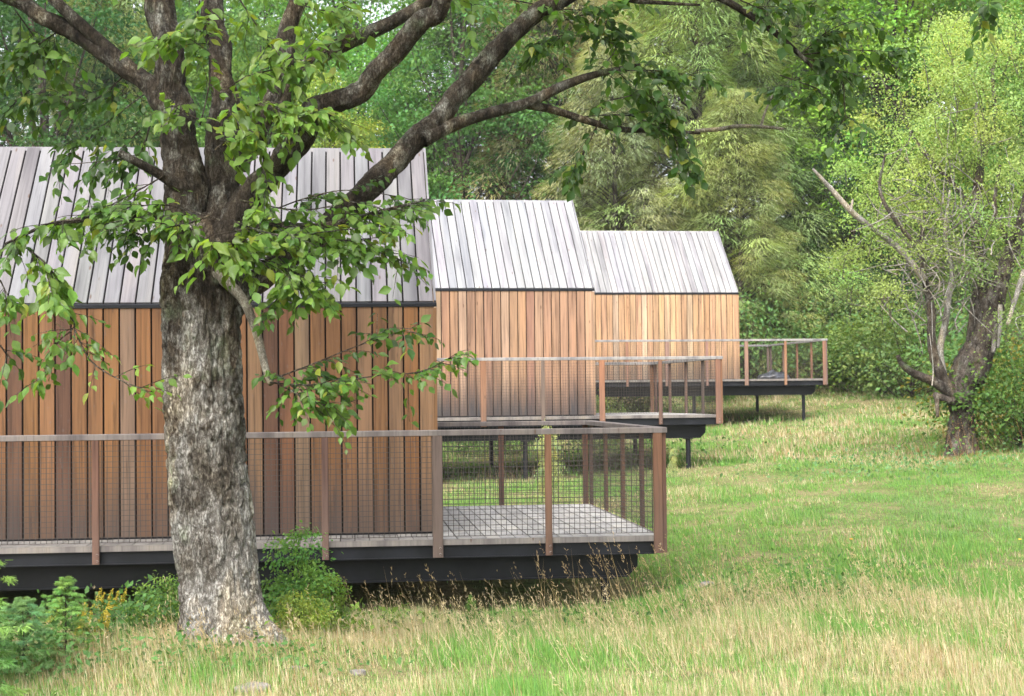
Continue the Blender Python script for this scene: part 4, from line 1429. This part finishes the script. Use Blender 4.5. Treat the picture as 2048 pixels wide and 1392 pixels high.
P, D, T = map(np.array, (P, D, T))
V1, f1, T1 = scatter(BL_V, BL_F, P, frames(D, np.tile([0, -1.0, .1], (len(P), 1)) + r.normal(0, .3, (len(P), 3))), np.array(S), T)
HP, HD_ = np.array(HP), np.array(HD_)
n = len(HP)
V2, f2, T2 = scatter(SLEAF_V, SLEAF_F, HP, frames(HD_, r.normal(0, 1, (n, 3))), np.stack([r.uniform(.004, .009, n), r.uniform(.015, .04, n), r.uniform(.015, .04, n)], -1), np.repeat(T, 9, axis=0) * 1.05)
tag(link('dry_grass_stalks', mesh_np('dry_grass_stalks', np.vstack([V1, V2]), [f1[0], np.vstack([f1[1], f2[0] + len(V1)])], tint=np.vstack([T1, T2])), M['grass']),
    'tall leaning straw stalks with feathery seed heads', 'grass', kind='stuff')

# leafy weeds at the foot of the deck and around the big trunk
P, D, N, T, S = [], [], [], [], []
def weeds(n, cx, cy, rx, ry, h, tone, size):
    x, y = cx + r.normal(0, rx, n), cy + r.normal(0, ry, n)
    z = ground(x, y) + h * r.random(n) ** 1.4
    P.append(np.stack([x, y, z], -1)); D.append(unit(r.normal(0, 1, (n, 3)) + np.array([0, -.2, .1]))); N.append(unit(r.normal(0, .5, (n, 3)) + np.array([0, -.4, 1])))
    T.append(np.array(tone)[None] * r.uniform(.65, 1.35, (n, 1))); S.append(size * r.uniform(.6, 1.3, n))
G1, G2, G3 = (.075, .165, .045), (.05, .115, .030), (.125, .20, .040)
weeds(2600, -3.35, 10.3, .35, .5, .34, G1, .05)
weeds(1500, -2.7, 11.9, .5, .5, .30, G2, .05)
weeds(1100, -2.55, 12.6, .35, .5, .45, G1, .055)
weeds(900, -1.5, 12.2, .35, .5, .30, G3, .05)
weeds(500, -1.9, 10.3, .5, .25, .14, G1, .045)
weeds(700, -0.6, 13.9, 1.0, .35, .22, G2, .05)
weeds(500, 2.6, 15.4, .6, .8, .18, G1, .05)
weeds(900, 6.8, 27.5, 1.6, 1.2, .3, (.10, .20, .075), .07)
weeds(350, 2.6, 34.5, 1.2, .8, .3, G2, .08)
P, D, N, T, S = map(np.concatenate, (P, D, N, T, S))
V, fs, TT = scatter(SLEAF_V, SLEAF_F, P, frames(D, N), S, T)
tag(link('undergrowth', mesh_np('undergrowth', V, fs, tint=TT), M['far_leaf']), 'low leafy weeds around the big trunk and along the deck', 'undergrowth', kind='stuff')

# ------------------------------------------------------------------ saplings, bushes and flowers near the camera
PROTO['fir'] = proto_conifer(71, 14, 13, (0.18, 0.31, 0.085), 100, low=.03, dead=0, trunk_r=.16, width=.055, length=.36, spr=11, per=20, droop=.05)
PROTO['fir2'] = proto_conifer(72, 11, 15, (0.16, 0.29, 0.12), 90, low=.03, dead=0, trunk_r=.16, width=.055, length=.36, spr=11, per=20, droop=.10)
PROTO['sapling'] = proto_leafy(73, 7.5, 4.6, (0.110, 0.225, 0.050), 64, 52, .28, .02, .05)
PROTO['lowbush'] = proto_leafy(74, 4.0, 5.5, (0.125, 0.215, 0.046), 50, 60, .24, .0, .05)
SPECIES.update(fir='needle', fir2='needle', sapling='far_leaf', lowbush='far_leaf')
NEAR = [
    ('fir_sapling', 'fir', -150, 9.2, .098, 'young bright green fir leaning in from the left edge before the near railing', 'sapling'),
    ('fir_sapling', 'fir2', 45, 10.2, .046, 'low blue-green fir sapling in the bottom left corner', 'sapling'),
    ('fir_sapling', 'fir', 130, 10.6, .040, 'small fir sapling left of the yellow goldenrod', 'sapling'),
    ('leafy_sapling', 'sapling', 590, 11.9, .112, 'bright green leafy sapling close against the right side of the big trunk', 'sapling'),
    ('leafy_sapling', 'sapling', 650, 12.3, .075, 'smaller yellow-green sapling at the right of the bush by the trunk', 'sapling'),
    ('leafy_bush', 'lowbush', 320, 12.0, .115, 'leafy green bush between the goldenrod and the big trunk', 'bush'),
    ('leafy_bush', 'lowbush', 600, 11.3, .080, 'low yellow-green bush at the foot of the trunk on its right', 'bush'),
    ('weed_clump', 'sapling', 1095, 24.2, .17, 'pale tall weed clump rising behind the near deck railing', 'plant'),
    ('weed_clump', 'sapling', 1343, 28.6, .075, 'pale tall weed in front of the stilts of the middle deck', 'plant'),
    ('weed_clump', 'sapling', 938, 14.2, .050, 'single green weed against the black beam of the near deck', 'plant'),
]
for nm, kd, px, Y, sc_, lab, cat in NEAR:
    tn = (3.2, 1.75, 3.6) if 'pale' in lab else ((1.5, 1.15, .9) if 'yellow-green' in lab else (1, 1, 1))
    e = plant(nm, kd, px, Y, sc_, lab, cat, None, rf.uniform(0, 6.28), 0.45 if 'weed' in nm else 1.0, tn, 0.02)

# goldenrod
def goldenrod(px, Y, h, label, seed):
    r = np.random.default_rng(seed)
    x = at(px, 1200, Y)[0]
    z = float(ground(np.array([x]), np.array([Y]))[0])
    e = thing('goldenrod', (x, Y, z), label, 'flower', 'goldenrod plants')
    tips, parts, lp, ld = [], [], [], []
    for k in range(5):
        b = np.array([r.normal(0, .05), r.normal(0, .05), 0])
        t = b + np.array([r.normal(0, .10), r.normal(0, .08), h * r.uniform(.8, 1.05)])
        parts.append(tube_arrays([b, (b + t) / 2 + r.normal(0, .015, 3), t], [.004, .003, .002], 5, 8))
        tips.append(t)
        for q in range(16):
            u = r.uniform(.1, .8)
            lp.append(b + (t - b) * u)
            ld.append(unit(np.array([r.normal(), r.normal(), .5])))
    V, fs = join(parts)
    link('stem', mesh_np('stem', V, fs), M['grass'], e, color=(.09, .15, .04, 1)).data.attributes.new('tint', 'FLOAT_COLOR', 'POINT').data.foreach_set('color', np.ones(len(V) * 4, np.float32))
    lp, ld = np.array(lp), np.array(ld)
    n = len(lp)
    V, fs, T = scatter(SLEAF_V, SLEAF_F, lp, frames(ld, np.tile([0, 0, 1.0], (n, 1)) + r.normal(0, .3, (n, 3))), np.stack([np.full(n, .035), r.uniform(.06, .10, n), np.full(n, .06)], -1), np.array([[.07, .15, .035]]) * r.uniform(.7, 1.3, (n, 1)))
    link('leaves', mesh_np('leaves', V, fs, tint=T), M['far_leaf'], e)
    for t in tips:
        m = 160
        u = r.random(m) ** .7
        a = r.uniform(0, 6.28, m)
        rad = .035 * u * r.random(m) ** .5
        pos = t + np.stack([np.cos(a) * rad + .05 * (1 - u), np.sin(a) * rad, .03 - .15 * u], -1)
        V, fs, T = scatter(SLEAF_V, SLEAF_F, pos, frames(unit(r.normal(0, 1, (m, 3))), unit(r.normal(0, 1, (m, 3)) + np.array([0, -.5, 1]))), r.uniform(.010, .018, m), np.array([[.42, .34, .05]]) * r.uniform(.7, 1.2, (m, 1)))
        link('plume', mesh_np('plume', V, fs, tint=T), M['far_leaf'], e)


goldenrod(215, 12.3, .46, 'goldenrod with tall yellow plumes under the near deck beam', 1)
goldenrod(182, 11.2, .26, 'shorter yellow goldenrod nearer the camera, right of the fir saplings', 2)
goldenrod(140, 11.3, .30, 'sparse yellow goldenrod beside the low fir saplings', 3)

# small bright meadow flowers
def flower(px, py, Y, col, label):
    p = at(px, py, Y)
    z = float(ground(p[0:1], p[1:2])[0])
    e = thing('wildflower', (p[0], p[1], z), label, 'flower', 'single meadow flowers')
    h = .22
    V, fs = tube_arrays([(0, 0, 0), (.01, 0, h * .5), (0, -.01, h)], [.003, .0025, .002], 5, 6)
    link('stem', mesh_np('stem', V, fs, tint=np.ones((len(V), 3))), M['grass'], e, color=(.08, .15, .03, 1))
    n = 12
    a = np.linspace(0, 6.28, n, endpoint=False)
    dirs = np.stack([np.cos(a), np.sin(a) * .8 - .1, .35 + 0 * a], -1)
    V, fs, T = scatter(SLEAF_V, SLEAF_F, np.tile([0, -.01, h], (n, 1)), frames(unit(dirs), np.tile([0, -.4, 1.0], (n, 1))), np.full(n, .022), np.tile(col, (n, 1)))
    link('petals', mesh_np('petals', V, fs, tint=T), M['far_leaf'], e)


flower(1702, 1072, 17.5, (.75, .34, .02), 'tiny orange flower out in the green middle of the meadow')
flower(2040, 1105, 17.0, (.80, .62, .05), 'tiny yellow flower in the meadow at the right edge')

# field stones
def stone(px, py, rx, label, seed):
    # distance where the pixel's ray meets the ground
    for Y in np.arange(8, 40, .05):
        p = at(px, py, Y)
        if p[2] <= float(ground(p[0:1], p[1:2])[0]) + .03:
            break
    w = .75 * rx / F_PX * Y
    bm_v = []
    nt, npz = 26, 14
    for i in range(npz + 1):
        ph = math.pi * i / npz
        for j in range(nt):
            a = 2 * math.pi * j / nt
            bm_v.append((math.cos(a) * math.sin(ph), math.sin(a) * math.sin(ph), math.cos(ph)))
    V = np.array(bm_v)
    d = fbm(V * 1.6 + seed * 5.3, 3, seed) * .9 + .55
    V = V * d[:, None]
    V = V * (1 + (fbm(V * 4.5 + seed, 3, seed + 3)[:, None] - .5) * .35)
    V = np.clip(V, -1.0, .62) * np.array([w, w * .8, w * .55])
    i, j = np.meshgrid(np.arange(npz), np.arange(nt), indexing='ij')
    Fq = np.stack([i * nt + j, (i + 1) * nt + j, (i + 1) * nt + (j + 1) % nt, i * nt + (j + 1) % nt], -1).reshape(-1, 4)
    o = link('field_stone', mesh_np('field_stone', V, Fq, smooth=True), M['stone'], None, (p[0], p[1], float(ground(p[0:1], p[1:2])[0]) + w * .02), (0, 0, seed))
    tag(o, label, 'stone', 'stones in the grass')


stone(505, 1372, 52, 'broad pinkish stone in the dry grass just below the big trunk', 1)
stone(715, 1340, 30, 'pale grey stone in the straw right of the big trunk', 2)
stone(590, 1330, 22, 'small stone between the trunk foot and the pale grey stone', 3)
stone(1100, 1282, 24, 'small pale stone in the grass below the near deck', 4)
stone(1415, 1165, 26, 'pale flat stone in the grass right of the near deck corner', 5)
stone(1925, 1330, 26, 'lone pale stone low in the meadow at the right', 6)
stone(175, 1288, 26, 'whitish stone among the weeds by the goldenrod', 7)
stone(248, 1216, 15, 'small white stone in the shadow under the near deck', 8)

# ------------------------------------------------------------------ damp summer air
m = MB()
m.box(-530, 530, -135, 920, -4.0, 64.0)
hz_m = bpy.data.materials.new('air')
hz_m.use_nodes = True
hz_m.node_tree.nodes.remove(hz_m.node_tree.nodes['Principled BSDF'])
pv = hz_m.node_tree.nodes.new('ShaderNodeVolumePrincipled')
pv.inputs['Color'].default_value = (0.95, 0.97, 1.0, 1)
pv.inputs['Density'].default_value = 0.00025
hz_m.node_tree.links.new(pv.outputs[0], hz_m.node_tree.nodes['Material Output'].inputs['Volume'])
tag(link('haze', m.mesh('haze'), hz_m), 'thin pale haze hanging over the whole meadow', 'haze', kind='stuff')
